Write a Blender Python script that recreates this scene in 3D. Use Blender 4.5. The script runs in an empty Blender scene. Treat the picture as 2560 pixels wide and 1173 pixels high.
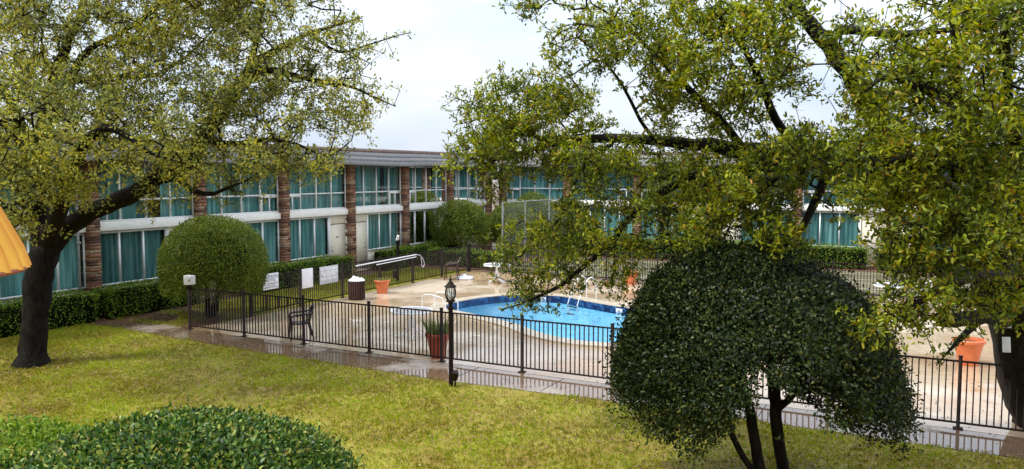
import bpy, math, random
import numpy as np
from mathutils import Vector
rng = np.random.default_rng(7); random.seed(7)
sc = bpy.context.scene
col = sc.collection
R = math.radians

# ------------------------------------------------------------------ camera
YAW, PITCH, CAMZ, FPX = .4862, .0753, 4.25, 2007.
cam_d = bpy.data.cameras.new('camera'); cam = bpy.data.objects.new('camera', cam_d); col.objects.link(cam)
cam.location = (0, 0, CAMZ); cam.rotation_euler = (math.pi/2-PITCH, 0, YAW)
cam_d.sensor_width = 36; cam_d.lens = FPX*36/2560; cam_d.clip_start = .05; cam_d.clip_end = 2000
sc.camera = cam

# ------------------------------------------------------------------ world: bright rainy overcast
SUN_EL, SUN_AZ = R(54), R(-138)          # azimuth from +Y towards +X
w = bpy.data.worlds.new('World'); sc.world = w; w.use_nodes = True
nt = w.node_tree; nt.nodes.clear()
N = nt.nodes.new; Lk = nt.links.new
out = N('ShaderNodeOutputWorld'); bg = N('ShaderNodeBackground'); bg.inputs['Strength'].default_value = .065
sky = N('ShaderNodeTexSky'); sky.sky_type = 'NISHITA'; sky.sun_disc = False
sky.sun_elevation = SUN_EL; sky.sun_rotation = SUN_AZ; sky.air_density = 1; sky.dust_density = 3
tc = N('ShaderNodeTexCoord'); sp = N('ShaderNodeSeparateXYZ'); Lk(tc.outputs['Generated'], sp.inputs[0])
ramp = N('ShaderNodeMapRange'); ramp.inputs['From Min'].default_value = 0; ramp.inputs['From Max'].default_value = .9
ramp.inputs['To Min'].default_value = .66; ramp.inputs['To Max'].default_value = 1.8; Lk(sp.outputs['Z'], ramp.inputs['Value'])
nz = N('ShaderNodeTexNoise'); nz.inputs['Scale'].default_value = 3.2; nz.inputs['Detail'].default_value = 6; nz.inputs['Roughness'].default_value = .55
mp = N('ShaderNodeMapping'); mp.inputs['Scale'].default_value = (1, 1, 2.6); Lk(tc.outputs['Generated'], mp.inputs[0]); Lk(mp.outputs[0], nz.inputs['Vector'])
cr = N('ShaderNodeValToRGB'); cr.color_ramp.elements[0].position = .36; cr.color_ramp.elements[0].color = (6.6, 7.7, 9.4, 1)
cr.color_ramp.elements[1].position = .62; cr.color_ramp.elements[1].color = (8.9, 9.5, 10.4, 1); Lk(nz.outputs['Fac'], cr.inputs[0])
vm = N('ShaderNodeVectorMath'); vm.operation = 'SCALE'; Lk(cr.outputs[0], vm.inputs[0]); Lk(ramp.outputs[0], vm.inputs['Scale'])
mx = N('ShaderNodeMixRGB'); mx.inputs[0].default_value = .12; Lk(vm.outputs[0], mx.inputs[1]); Lk(sky.outputs[0], mx.inputs[2])
Lk(mx.outputs[0], bg.inputs['Color']); Lk(bg.outputs[0], out.inputs['Surface'])

sun_d = bpy.data.lights.new('sun', 'SUN'); sun = bpy.data.objects.new('sun', sun_d); col.objects.link(sun)
sun_d.energy = 1.5; sun_d.angle = R(12); sun_d.color = (1, .97, .91)
sdir = Vector((math.sin(SUN_AZ)*math.cos(SUN_EL), math.cos(SUN_AZ)*math.cos(SUN_EL), math.sin(SUN_EL)))
sun.rotation_euler = sdir.to_track_quat('Z', 'Y').to_euler(); sun.location = (0, 0, 60)

sc.view_settings.view_transform = 'Standard'; sc.view_settings.look = 'None'
sc.view_settings.exposure = 1.27; sc.view_settings.gamma = 1
sc.render.engine = 'CYCLES'; sc.cycles.max_bounces = 8; sc.cycles.transparent_max_bounces = 16
sc.cycles.caustics_reflective = False; sc.cycles.caustics_refractive = False

# ------------------------------------------------------------------ helpers: pixel of the photo -> point of the place
_s, _c = math.sin(YAW), math.cos(YAW); _cp, _sp = math.cos(PITCH), math.sin(PITCH)
def D(px, py, d):
    px = np.asarray(px, float); py = np.asarray(py, float); d = np.asarray(d, float)
    X = (px-1280)/FPX*d; V = -(py-586.5)/FPX*d
    y = d*_cp + V*_sp; z = -d*_sp + V*_cp
    return np.stack([X*_c - y*_s, X*_s + y*_c, z + CAMZ], -1)
def proj(P):
    P = np.asarray(P, float); X = P[..., 0]*_c + P[..., 1]*_s; y = -P[..., 0]*_s + P[..., 1]*_c; z = P[..., 2]-CAMZ
    d = y*_cp - z*_sp; v = y*_sp + z*_cp
    return 1280+FPX*X/d, 586.5-FPX*v/d, d

# ------------------------------------------------------------------ helpers: mesh
def setmesh(me, V, faces_flat, counts, smooth=False):
    V = np.asarray(V, np.float32); faces_flat = np.asarray(faces_flat, np.int32); counts = np.asarray(counts, np.int32)
    me.vertices.add(len(V)); me.vertices.foreach_set('co', V.ravel())
    me.loops.add(len(faces_flat)); me.loops.foreach_set('vertex_index', faces_flat)
    me.polygons.add(len(counts)); st = np.zeros(len(counts), np.int32); st[1:] = np.cumsum(counts)[:-1]
    me.polygons.foreach_set('loop_start', st); me.polygons.foreach_set('loop_total', counts)
    if smooth: me.polygons.foreach_set('use_smooth', np.ones(len(counts), bool))
    me.update(calc_edges=True); me.validate()
ORG = {}
def wloc(o): return ORG.get(o.name, np.zeros(3)) if o else np.zeros(3)
def link(name, me, mat, parent=None, at=None):
    o = bpy.data.objects.new(name, me); col.objects.link(o)
    if mat: me.materials.append(mat)
    if parent: o.parent = parent
    return o
class MB:
    def __init__(s, T=None): s.v = []; s.f = []; s.T = T
    def add(s, V, F):
        n = len(s.v); s.v += [tuple(map(float, p)) for p in V]; s.f += [[i+n for i in f] for f in F]
    def box(s, a, b, taper=None):
        x0, y0, z0 = a; x1, y1, z1 = b
        V = [(x0, y0, z0), (x1, y0, z0), (x1, y1, z0), (x0, y1, z0), (x0, y0, z1), (x1, y0, z1), (x1, y1, z1), (x0, y1, z1)]
        s.add(V, [(0, 3, 2, 1), (4, 5, 6, 7), (0, 1, 5, 4), (1, 2, 6, 5), (2, 3, 7, 6), (3, 0, 4, 7)])
        return s
    def tube(s, pts, r, n=8, caps=True):
        pts = [np.array(p, float) for p in pts]; m = len(pts); rs = r if hasattr(r, '__len__') else [r]*m
        up = np.array([.013, .02, 1.]); V = []
        t0 = pts[1]-pts[0]
        if abs(t0[2])/(np.linalg.norm(t0)+1e-9) > .9: up = np.array([1., .02, .01])
        for i in range(m):
            t = pts[min(i+1, m-1)]-pts[max(i-1, 0)]; t /= np.linalg.norm(t)+1e-9
            a = np.cross(t, up); a /= np.linalg.norm(a)+1e-9; b = np.cross(a, t); up = b
            for k in range(n):
                q = 2*math.pi*k/n; V.append(pts[i]+rs[i]*(math.cos(q)*a+math.sin(q)*b))
        F = [(i*n+k, i*n+(k+1) % n, (i+1)*n+(k+1) % n, (i+1)*n+k) for i in range(m-1) for k in range(n)]
        if caps: F += [tuple(range(n))[::-1], tuple((m-1)*n+k for k in range(n))]
        s.add(V, F); return s
    def lathe(s, prof, c=(0, 0, 0), n=24):
        V = []; m = len(prof)
        for r, z in prof:
            for k in range(n):
                q = 2*math.pi*k/n; V.append((c[0]+r*math.cos(q), c[1]+r*math.sin(q), c[2]+z))
        F = [(i*n+k, i*n+(k+1) % n, (i+1)*n+(k+1) % n, (i+1)*n+k) for i in range(m-1) for k in range(n)]
        F += [tuple(range(n))[::-1], tuple((m-1)*n+k for k in range(n))]
        s.add(V, F); return s
    def build(s, name, mat, parent=None, smooth=False, bevel=0):
        V = np.array(s.v)
        if s.T: V = np.array([s.T(*p) for p in V])
        V = V - wloc(parent)
        me = bpy.data.meshes.new(name)
        flat = [i for f in s.f for i in (f[::-1] if s.T else f)]
        setmesh(me, V, flat, [len(f) for f in s.f])
        o = link(name, me, mat, parent)
        if parent: ORG[o.name] = wloc(parent)
        if smooth:
            me.polygons.foreach_set('use_smooth', np.ones(len(me.polygons), bool))
            try: me.set_sharp_from_angle(angle=R(40))
            except Exception: pass
        if bevel:
            b = o.modifiers.new('bevel', 'BEVEL'); b.width = bevel; b.segments = 2; b.limit_method = 'ANGLE'
        return o
def tag(o, label=None, cat=None, group=None, kind=None):
    if label: o['label'] = label
    if cat: o['category'] = cat
    if group: o['group'] = group
    if kind: o['kind'] = kind
    return o
def empty(name, loc=(0, 0, 0), rz=0, label=None, cat=None, group=None):
    o = bpy.data.objects.new(name, None); col.objects.link(o); o.location = loc; o.rotation_euler = (0, 0, rz)
    o.empty_display_size = .2
    ORG[o.name] = np.array(loc, float) if rz == 0 else np.zeros(3)
    return tag(o, label, cat, group)
def copy_tree(o, parent=None):
    c = o.copy(); col.objects.link(c)
    if parent: c.parent = parent
    for ch in [x for x in list(bpy.data.objects) if x.parent == o]: copy_tree(ch, c)
    return c
def place(o, loc, rz=0, label=None):
    o.location = loc; o.rotation_euler = (0, 0, rz)
    if label: o['label'] = label
    return o
def text_mesh(txt, size, bold=0.0):
    cu = bpy.data.curves.new('lettering', 'FONT'); cu.body = txt; cu.size = size; cu.align_x = 'CENTER'; cu.align_y = 'CENTER'
    cu.offset = bold; cu.extrude = .0015; cu.resolution_u = 2
    o = bpy.data.objects.new('lettering', cu); col.objects.link(o)
    bpy.context.view_layer.update()
    me = bpy.data.meshes.new_from_object(o.evaluated_get(bpy.context.evaluated_depsgraph_get()))
    bpy.data.objects.remove(o); bpy.data.curves.remove(cu)
    return me

# ------------------------------------------------------------------ helpers: materials
def newmat(name):
    m = bpy.data.materials.new(name); m.use_nodes = True; nt = m.node_tree
    return m, nt, nt.nodes['Principled BSDF']
def nn(nt, t, **kw):
    n = nt.nodes.new(t)
    for k, v in kw.items():
        if hasattr(n, k) and k not in n.inputs: setattr(n, k, v)
        else: n.inputs[k].default_value = v
    return n
def c4(c): return (c[0], c[1], c[2], 1)
def rampnode(nt, stops, src):
    r = nt.nodes.new('ShaderNodeValToRGB'); e = r.color_ramp.elements
    while len(e) < len(stops): e.new(.5)
    for i, (p, c) in enumerate(stops): e[i].position = p; e[i].color = c4(c) if hasattr(c, '__len__') else (c, c, c, 1)
    nt.links.new(src, r.inputs[0]); return r
def noise_mat(name, c0, c1, scale=8, rough=.6, bump=.1, detail=5, lo=.35, hi=.65, metal=0, spec=.5, rough2=None, stretch=None, bdist=.02):
    m, nt, b = newmat(name); g = nn(nt, 'ShaderNodeTexCoord'); src = g.outputs['Object']
    if stretch:
        mpn = nn(nt, 'ShaderNodeMapping'); mpn.inputs['Scale'].default_value = stretch; nt.links.new(src, mpn.inputs[0]); src = mpn.outputs[0]
    n = nn(nt, 'ShaderNodeTexNoise', Scale=scale, Detail=detail, Roughness=.6); nt.links.new(src, n.inputs['Vector'])
    r = rampnode(nt, [(lo, c0), (hi, c1)], n.outputs['Fac']); nt.links.new(r.outputs[0], b.inputs['Base Color'])
    b.inputs['Roughness'].default_value = rough; b.inputs['Metallic'].default_value = metal; b.inputs['Specular IOR Level'].default_value = spec
    if rough2 is not None:
        rr = rampnode(nt, [(lo, rough), (hi, rough2)], n.outputs['Fac']); nt.links.new(rr.outputs[0], b.inputs['Roughness'])
    if bump:
        bp = nn(nt, 'ShaderNodeBump', Strength=bump, Distance=bdist); nt.links.new(n.outputs['Fac'], bp.inputs['Height']); nt.links.new(bp.outputs[0], b.inputs['Normal'])
    return m
def leaf_mat(name, stops, clump, cscale=1.2, trans=.35, rough=.45, spec=.2, cfac=.6):
    """stops: colours by single leaf; clump: (dark, light) tints by sprays of young and old growth"""
    m, nt, b = newmat(name); L = nt.links.new
    g = nn(nt, 'ShaderNodeNewGeometry')
    r = rampnode(nt, stops, g.outputs['Random Per Island'])
    n = nn(nt, 'ShaderNodeTexNoise', Scale=cscale, Detail=3); L(g.outputs['Position'], n.inputs['Vector'])
    r2 = rampnode(nt, [(.38, clump[0]), (.62, clump[1])], n.outputs['Fac'])
    mx = nn(nt, 'ShaderNodeMixRGB', blend_type='MULTIPLY'); mx.inputs[0].default_value = cfac
    L(r.outputs[0], mx.inputs[1]); L(r2.outputs[0], mx.inputs[2])
    L(mx.outputs[0], b.inputs['Base Color']); b.inputs['Roughness'].default_value = rough; b.inputs['Specular IOR Level'].default_value = spec
    t = nn(nt, 'ShaderNodeBsdfTranslucent'); hs = nn(nt, 'ShaderNodeHueSaturation', Saturation=1.1, Value=1.3); L(mx.outputs[0], hs.inputs['Color']); L(hs.outputs[0], t.inputs['Color'])
    ms = nn(nt, 'ShaderNodeMixShader'); ms.inputs[0].default_value = trans; L(b.outputs[0], ms.inputs[1]); L(t.outputs[0], ms.inputs[2])
    L(ms.outputs[0], nt.nodes['Material Output'].inputs['Surface']); return m
def plain(name, c, rough=.5, metal=0, spec=.5):
    return noise_mat(name, tuple(x*.88 for x in c), tuple(min(1, x*1.08) for x in c), scale=14, rough=rough, bump=.03, metal=metal, spec=spec)

M = {}
M['cream'] = noise_mat('cream_paint', (.58, .52, .40), (.66, .60, .48), 3, .55, .04)
M['white_trim'] = noise_mat('white_trim', (.70, .69, .64), (.80, .79, .75), 6, .45, .03)
M['frame'] = noise_mat('window_frame_paint', (.76, .77, .75), (.85, .86, .84), 7, .4, .02)
M['band'] = noise_mat('band_paint', (.78, .76, .70), (.86, .84, .79), 4, .55, .05)
M['door'] = noise_mat('door_paint', (.60, .54, .41), (.66, .60, .47), 3, .45, .03)
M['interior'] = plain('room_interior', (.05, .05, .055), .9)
M['metal'] = plain('brushed_metal', (.45, .44, .42), .35, .9)
M['iron'] = noise_mat('black_iron', (.008, .005, .004), (.022, .013, .008), 9, .55, .05, spec=.12)
M['roofcap'] = noise_mat('roof_cap', (.14, .085, .065), (.22, .15, .12), 5, .7, .1)
M['white_plastic'] = noise_mat('white_plastic', (.72, .72, .74), (.82, .82, .83), 6, .35, .02)
M['brown_plastic'] = noise_mat('brown_plastic', (.035, .018, .012), (.065, .035, .022), 9, .35, .02)
M['dark_plastic'] = noise_mat('dark_plastic', (.014, .010, .010), (.03, .02, .018), 9, .3, .02)
M['orange_pot'] = noise_mat('orange_clay', (.55, .13, .045), (.68, .19, .07), 7, .4, .04)
M['red_pot'] = noise_mat('glazed_red_clay', (.24, .028, .012), (.42, .07, .025), 6, .18, .05, rough2=.4, stretch=(1, 1, .4))
M['soil'] = noise_mat('soil', (.02, .014, .01), (.06, .04, .025), 30, .9, .5)
M['galv'] = noise_mat('galvanised_steel', (.20, .22, .21), (.30, .31, .29), 8, .6, .05, metal=.1)
M['util'] = noise_mat('utility_grey', (.50, .50, .46), (.62, .61, .57), 7, .5, .04)
M['sign_white'] = noise_mat('sign_white', (.70, .70, .74), (.80, .80, .84), 9, .4, .02)
M['sign_grey'] = noise_mat('sign_grey', (.42, .43, .46), (.52, .53, .55), 7, .4, .02)
M['ink'] = plain('dark_lettering', (.16, .16, .19), .6)
M['white_ink'] = plain('white_lettering', (.85, .85, .86), .6)
M['cloth'] = noise_mat('white_bag', (.72, .75, .82), (.88, .89, .92), 5, .45, .1)
M['bark'] = noise_mat('dark_bark', (.004, .003, .002), (.016, .012, .008), 14, .85, .8, spec=.12, stretch=(1, 1, .35), bdist=.03)
M['bark2'] = noise_mat('wet_oak_bark', (.005, .004, .003), (.020, .017, .010), 16, .7, .8, spec=.12, stretch=(1, 1, .4), bdist=.03)
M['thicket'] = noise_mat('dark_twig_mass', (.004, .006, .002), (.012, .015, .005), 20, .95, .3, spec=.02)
M['lampglass'] = None

def glass_mat(name, tint, refl=.05, rough=.02):
    m, nt, b = newmat(name); L = nt.links.new
    t = nn(nt, 'ShaderNodeBsdfTransparent', Color=c4(tint)); g = nn(nt, 'ShaderNodeBsdfGlossy', Roughness=rough)
    f = nn(nt, 'ShaderNodeFresnel', IOR=1.22); ms = nn(nt, 'ShaderNodeMixShader')
    L(f.outputs[0], ms.inputs[0]); L(t.outputs[0], ms.inputs[1]); L(g.outputs[0], ms.inputs[2])
    L(ms.outputs[0], nt.nodes['Material Output'].inputs['Surface']); return m
M['glass'] = glass_mat('window_glass', (.80, .90, .90))
M['clear'] = glass_mat('clear_glass', (.9, .93, .93))
M['tabletop'] = noise_mat('frosted_table_glass', (.55, .60, .66), (.62, .67, .72), 5, .12, .02); M['tabletop'].node_tree.nodes['Principled BSDF'].inputs['Alpha'].default_value = .55

def curtain_mat():
    m, nt, b = newmat('teal_curtain'); L = nt.links.new
    g = nn(nt, 'ShaderNodeNewGeometry'); sx = nn(nt, 'ShaderNodeSeparateXYZ'); L(g.outputs['Position'], sx.inputs[0])
    ad = nn(nt, 'ShaderNodeMath', operation='ADD'); L(sx.outputs['X'], ad.inputs[0]); L(sx.outputs['Y'], ad.inputs[1])
    cb = nn(nt, 'ShaderNodeCombineXYZ'); L(ad.outputs[0], cb.inputs[0]); sz = nn(nt, 'ShaderNodeMath', operation='MULTIPLY'); sz.inputs[1].default_value = .06
    L(sx.outputs['Z'], sz.inputs[0]); L(sz.outputs[0], cb.inputs[2])
    n = nn(nt, 'ShaderNodeTexNoise', Scale=7, Detail=4); L(cb.outputs[0], n.inputs['Vector'])
    r = rampnode(nt, [(.3, (.03, .11, .105)), (.5, (.08, .24, .23)), (.72, (.21, .40, .38))], n.outputs['Fac']); oi = nn(nt, 'ShaderNodeObjectInfo'); mr = nn(nt, 'ShaderNodeMapRange'); mr.inputs['To Min'].default_value = .85; mr.inputs['To Max'].default_value = 1.5; L(oi.outputs['Random'], mr.inputs['Value'])
    hs = nn(nt, 'ShaderNodeHueSaturation', Saturation=.80); L(mr.outputs[0], hs.inputs['Value']); L(r.outputs[0], hs.inputs['Color']); L(hs.outputs[0], b.inputs['Base Color'])
    b.inputs['Roughness'].default_value = .8; b.inputs['Specular IOR Level'].default_value = .1; return m
M['curtain'] = curtain_mat()
def brick_mat():
    m, nt, b = newmat('rough_brick'); L = nt.links.new
    g = nn(nt, 'ShaderNodeNewGeometry')
    r = rampnode(nt, [(0, (.06, .03, .022)), (.2, (.17, .08, .045)), (.5, (.29, .135, .07)), (.75, (.36, .19, .10)), (.92, (.40, .28, .17)), (1, (.08, .05, .04))], g.outputs['Random Per Island'])
    n = nn(nt, 'ShaderNodeTexNoise', Scale=22, Detail=5); L(g.outputs['Position'], n.inputs['Vector'])
    r2 = rampnode(nt, [(.3, (.55, .5, .5)), (.7, (1.1, 1.1, 1.1))], n.outputs['Fac'])
    mx = nn(nt, 'ShaderNodeMixRGB', blend_type='MULTIPLY'); mx.inputs[0].default_value = 1; L(r.outputs[0], mx.inputs[1]); L(r2.outputs[0], mx.inputs[2])
    L(mx.outputs[0], b.inputs['Base Color']); b.inputs['Roughness'].default_value = .75
    bp = nn(nt, 'ShaderNodeBump', Strength=.6, Distance=.02); L(n.outputs['Fac'], bp.inputs['Height']); L(bp.outputs[0], b.inputs['Normal']); return m
M['brick'] = brick_mat()
def shingle_mat():
    m, nt, b = newmat('grey_shingle'); L = nt.links.new
    g = nn(nt, 'ShaderNodeNewGeometry'); sx = nn(nt, 'ShaderNodeSeparateXYZ'); L(g.outputs['Position'], sx.inputs[0])
    ad = nn(nt, 'ShaderNodeMath', operation='ADD'); L(sx.outputs['X'], ad.inputs[0]); L(sx.outputs['Y'], ad.inputs[1])
    cb = nn(nt, 'ShaderNodeCombineXYZ'); L(ad.outputs[0], cb.inputs[0]); L(sx.outputs['Z'], cb.inputs[1])
    br = nn(nt, 'ShaderNodeTexBrick', Color1=(.175, .17, .168, 1), Color2=(.20, .193, .19, 1), Mortar=(.11, .105, .105, 1), Scale=1)
    br.inputs['Brick Width'].default_value = .42; br.inputs['Row Height'].default_value = .24; br.inputs['Mortar Size'].default_value = .012
    L(cb.outputs[0], br.inputs['Vector'])
    n = nn(nt, 'ShaderNodeTexNoise', Scale=3, Detail=5); L(g.outputs['Position'], n.inputs['Vector'])
    r2 = rampnode(nt, [(.3, (.92, .91, .91)), (.7, (1.05, 1.04, 1.04))], n.outputs['Fac'])
    mx = nn(nt, 'ShaderNodeMixRGB', blend_type='MULTIPLY'); mx.inputs[0].default_value = 1; L(br.outputs[0], mx.inputs[1]); L(r2.outputs[0], mx.inputs[2])
    L(mx.outputs[0], b.inputs['Base Color']); b.inputs['Roughness'].default_value = .6; return m
M['shingle'] = shingle_mat()
def wet_mat(name, dry0, dry1, wet, pscale=.55, plo=.45, phi=.56, joints=0, stain=None):
    m, nt, b = newmat(name); L = nt.links.new
    g = nn(nt, 'ShaderNodeNewGeometry')
    n1 = nn(nt, 'ShaderNodeTexNoise', Scale=pscale, Detail=4, Roughness=.55); L(g.outputs['Position'], n1.inputs['Vector'])
    n2 = nn(nt, 'ShaderNodeTexNoise', Scale=4.5, Detail=7, Roughness=.65); L(g.outputs['Position'], n2.inputs['Vector'])
    dry = rampnode(nt, [(.3, dry0), (.7, dry1)], n2.outputs['Fac'])
    fac = rampnode(nt, [(plo, 0.), (phi, 1.)], n1.outputs['Fac'])
    mx = nn(nt, 'ShaderNodeMixRGB', blend_type='MULTIPLY'); L(fac.outputs[0], mx.inputs[0]); L(dry.outputs[0], mx.inputs[1]); mx.inputs[2].default_value = c4(wet)
    c = mx.outputs[0]
    if stain:
        n3 = nn(nt, 'ShaderNodeTexNoise', Scale=.23, Detail=5, Roughness=.6); L(g.outputs['Position'], n3.inputs['Vector'])
        sf = rampnode(nt, [(.48, 0.), (.62, .75)], n3.outputs['Fac'])
        ms = nn(nt, 'ShaderNodeMixRGB', blend_type='MULTIPLY'); L(sf.outputs[0], ms.inputs[0]); L(c, ms.inputs[1]); ms.inputs[2].default_value = c4(stain); c = ms.outputs[0]
    L(c, b.inputs['Base Color'])
    rr = rampnode(nt, [(plo, .34), (phi, .05)], n1.outputs['Fac']); L(rr.outputs[0], b.inputs['Roughness'])
    b.inputs['Specular IOR Level'].default_value = .8
    hm = nn(nt, 'ShaderNodeMath', operation='MULTIPLY'); inv = rampnode(nt, [(plo, 1.), (phi, .06)], n1.outputs['Fac']); L(inv.outputs[0], hm.inputs[0]); L(n2.outputs['Fac'], hm.inputs[1])
    bp = nn(nt, 'ShaderNodeBump', Strength=.22, Distance=.02); L(hm.outputs[0], bp.inputs['Height']); L(bp.outputs[0], b.inputs['Normal']); return m
M['deck'] = wet_mat('wet_tan_concrete', (.44, .34, .23), (.56, .46, .34), (.88, .82, .74), .33, .40, .52, stain=(.62, .46, .33))
M['walk'] = wet_mat('wet_grey_concrete', (.27, .21, .155), (.36, .29, .22), (.50, .40, .32), .55, .36, .46)
M['coping'] = noise_mat('coping_stone', (.40, .32, .22), (.52, .44, .33), 6, .3, .12)
M['joint'] = plain('joint_dark', (.07, .05, .035), .8)

def ground_mat(name, stops, scale=1.1, fine=26, bump=.6, rough=.8):
    m, nt, b = newmat(name); L = nt.links.new
    g = nn(nt, 'ShaderNodeNewGeometry')
    n1 = nn(nt, 'ShaderNodeTexNoise', Scale=scale, Detail=5, Roughness=.62); L(g.outputs['Position'], n1.inputs['Vector'])
    n2 = nn(nt, 'ShaderNodeTexNoise', Scale=fine, Detail=5, Roughness=.7); L(g.outputs['Position'], n2.inputs['Vector'])
    a = nn(nt, 'ShaderNodeMath', operation='MULTIPLY_ADD'); L(n2.outputs['Fac'], a.inputs[0]); a.inputs[1].default_value = .55; 
    s = nn(nt, 'ShaderNodeMath', operation='MULTIPLY'); L(n1.outputs['Fac'], s.inputs[0]); s.inputs[1].default_value = .55; L(s.outputs[0], a.inputs[2])
    r = rampnode(nt, stops, a.outputs[0]); L(r.outputs[0], b.inputs['Base Color']); b.inputs['Roughness'].default_value = rough
    bp = nn(nt, 'ShaderNodeBump', Strength=bump, Distance=.03); L(n2.outputs['Fac'], bp.inputs['Height']); L(bp.outputs[0], b.inputs['Normal']); return m
M['lawn'] = ground_mat('lawn_soil', [(.36, (.11, .06, .010)), (.5, (.22, .15, .014)), (.62, (.26, .23, .014)), (.72, (.24, .26, .014))])
M['dirt'] = ground_mat('wet_dirt', [(.36, (.035, .016, .008)), (.5, (.10, .048, .022)), (.62, (.17, .09, .04)), (.74, (.22, .13, .06))], 1.6, rough=.5)
M['mulch'] = ground_mat('red_mulch', [(.36, (.05, .018, .012)), (.5, (.14, .05, .03)), (.68, (.24, .10, .055))], 2.2, 34)
M['litter'] = ground_mat('leaf_litter_ground', [(.36, (.12, .07, .03)), (.5, (.25, .16, .07)), (.68, (.36, .26, .13))], 2.2, 34)
M['court'] = ground_mat('court_asphalt', [(.36, (.06, .055, .03)), (.5, (.11, .10, .05)), (.68, (.16, .13, .07))], .8, 20, .2, .45)
M['court_line'] = plain('court_line_paint', (.62, .56, .40), .6)

# ------------------------------------------------------------------ ground
def sheet(name, pts, z, mat, hole=None):
    import bmesh
    bm = bmesh.new()
    vs = [bm.verts.new((x, y, z)) for x, y in pts]; ed = [bm.edges.new((vs[i], vs[(i+1) % len(vs)])) for i in range(len(vs))]
    if hole is not None:
        hv = [bm.verts.new((x, y, z)) for x, y in hole]; ed += [bm.edges.new((hv[i], hv[(i+1) % len(hv)])) for i in range(len(hv))]
        bmesh.ops.triangle_fill(bm, use_beauty=True, use_dissolve=False, edges=ed)
    else: bm.faces.new(vs)
    for f in bm.faces:
        f.normal_update()
        if f.normal.z < 0: f.normal_flip()
    me = bpy.data.meshes.new(name); bm.to_mesh(me); bm.free()
    o = link(name, me, mat); return tag(o, kind='structure')

# pool outline: smooth closed curve through outer coping points
ctrl = [(-14.2, 21.3), (-14.35, 22.3), (-13.95, 23.9), (-13.0, 25.1), (-11.3, 25.55), (-9.75, 24.85), (-8.1, 24.3), (-6.2, 24.6), (-4.4, 24.3), (-3.5, 22.8),
        (-3.8, 20.6), (-5.2, 18.9), (-6.9, 18.25), (-8.1, 18.15), (-9.3, 18.55), (-10.8, 19.55), (-12.6, 20.3), (-13.7, 20.7)]
def catmull(P, n=8):
    P = np.array(P); m = len(P); out = []
    for i in range(m):
        p0, p1, p2, p3 = P[i-1], P[i], P[(i+1) % m], P[(i+2) % m]
        for t in np.arange(n)/n:
            out.append(.5*(2*p1+(p2-p0)*t+(2*p0-5*p1+4*p2-p3)*t*t+(3*p1-p0-3*p2+p3)*t**3))
    return np.array(out)
POOL = catmull(ctrl)
def inset(P, d):
    t = np.roll(P, -1, 0)-np.roll(P, 1, 0); t /= np.linalg.norm(t, axis=1)[:, None]
    n = np.stack([t[:, 1], -t[:, 0]], 1); c = P.mean(0)
    if ((P+n*.1-c)**2).sum() > ((P-c)**2).sum(): n = -n
    return P+n*d
POOL_IN = inset(POOL, .46)
# widest sheet: soil with a hole below the pool
sheet('ground', [(-400, -400), (400, -400), (400, 400), (-400, 400)], -.03, M['dirt'], hole=POOL)
sheet('lawn', [(-40, -8), (12, -8), (12, 13.9), (3, 13.92), (-4, 14.02), (-9, 13.75), (-14, 13.9), (-19.4, 14.3), (-21.6, 14.35), (-40, 11)], -.012, M['lawn'])
sheet('path', [(-21.6, 14.35), (-19.4, 14.3), (-14, 13.9), (-9, 13.75), (-4, 14.02), (3, 13.92), (12, 13.9), (12, 15.08), (-18.1, 15.08), (-19.6, 15.6), (-21.3, 18.2), (-21.9, 19.6), (-22.4, 19.6), (-22.4, 18.4), (-20.9, 16.2), (-20.3, 15.1)], -.004, M['walk'])
sheet('pool_deck', [(-18.0, 15.084), (8, 15.084), (8, 30.0), (-13.2, 30.0), (-15.0, 28.3), (-18.0, 27.0)], 0, M['deck'], hole=POOL)
sheet('leaf_litter_bed', [(-18.0, 27.02), (-15.02, 28.32), (-13.22, 30.02), (-18.0, 30.02)], -.006, M['litter'])
sheet('side_lawn', [(-21.3, 17.6), (-18.25, 16.8), (-18.08, 18), (-18.08, 30.05), (-21.2, 30.5)], -.012, M['lawn'])
sheet('mulch_bed', [(-23, 30.6), (-18.2, 30.6), (-17.6, 31.2), (-17.6, 40), (-23, 40)], -.012, M['mulch'])
sheet('back_mulch_bed', [(-17.5, 38.3), (14, 38.3), (14, 40.6), (-17.5, 40.6)], -.010, M['mulch'])
sheet('court', [(-17.0, 30.8), (14, 30.8), (14, 38.2), (-17.0, 38.2)], -.008, M['court'])
mb = MB()
for v0 in (31.6, 32.25, 34.0, 35.1, 36.9, 37.5): mb.box((-16.2, v0, -.006), (9, v0+.06, -.003))
mb.box((-13.8, 31.66, -.006), (-13.74, 36.9, -.003)); mb.box((-6, 31.66, -.006), (-5.94, 36.9, -.003))
tag(mb.build('court_lines', M['court_line']), kind='structure')
# joints of the path
mb = MB()
for k in range(14):
    u = -17.0+2.05*k; mb.box((u, 13.95, -.003), (u+.018, 15.06, -.001))
tag(mb.build('path_joints', M['joint']), kind='structure')

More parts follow.
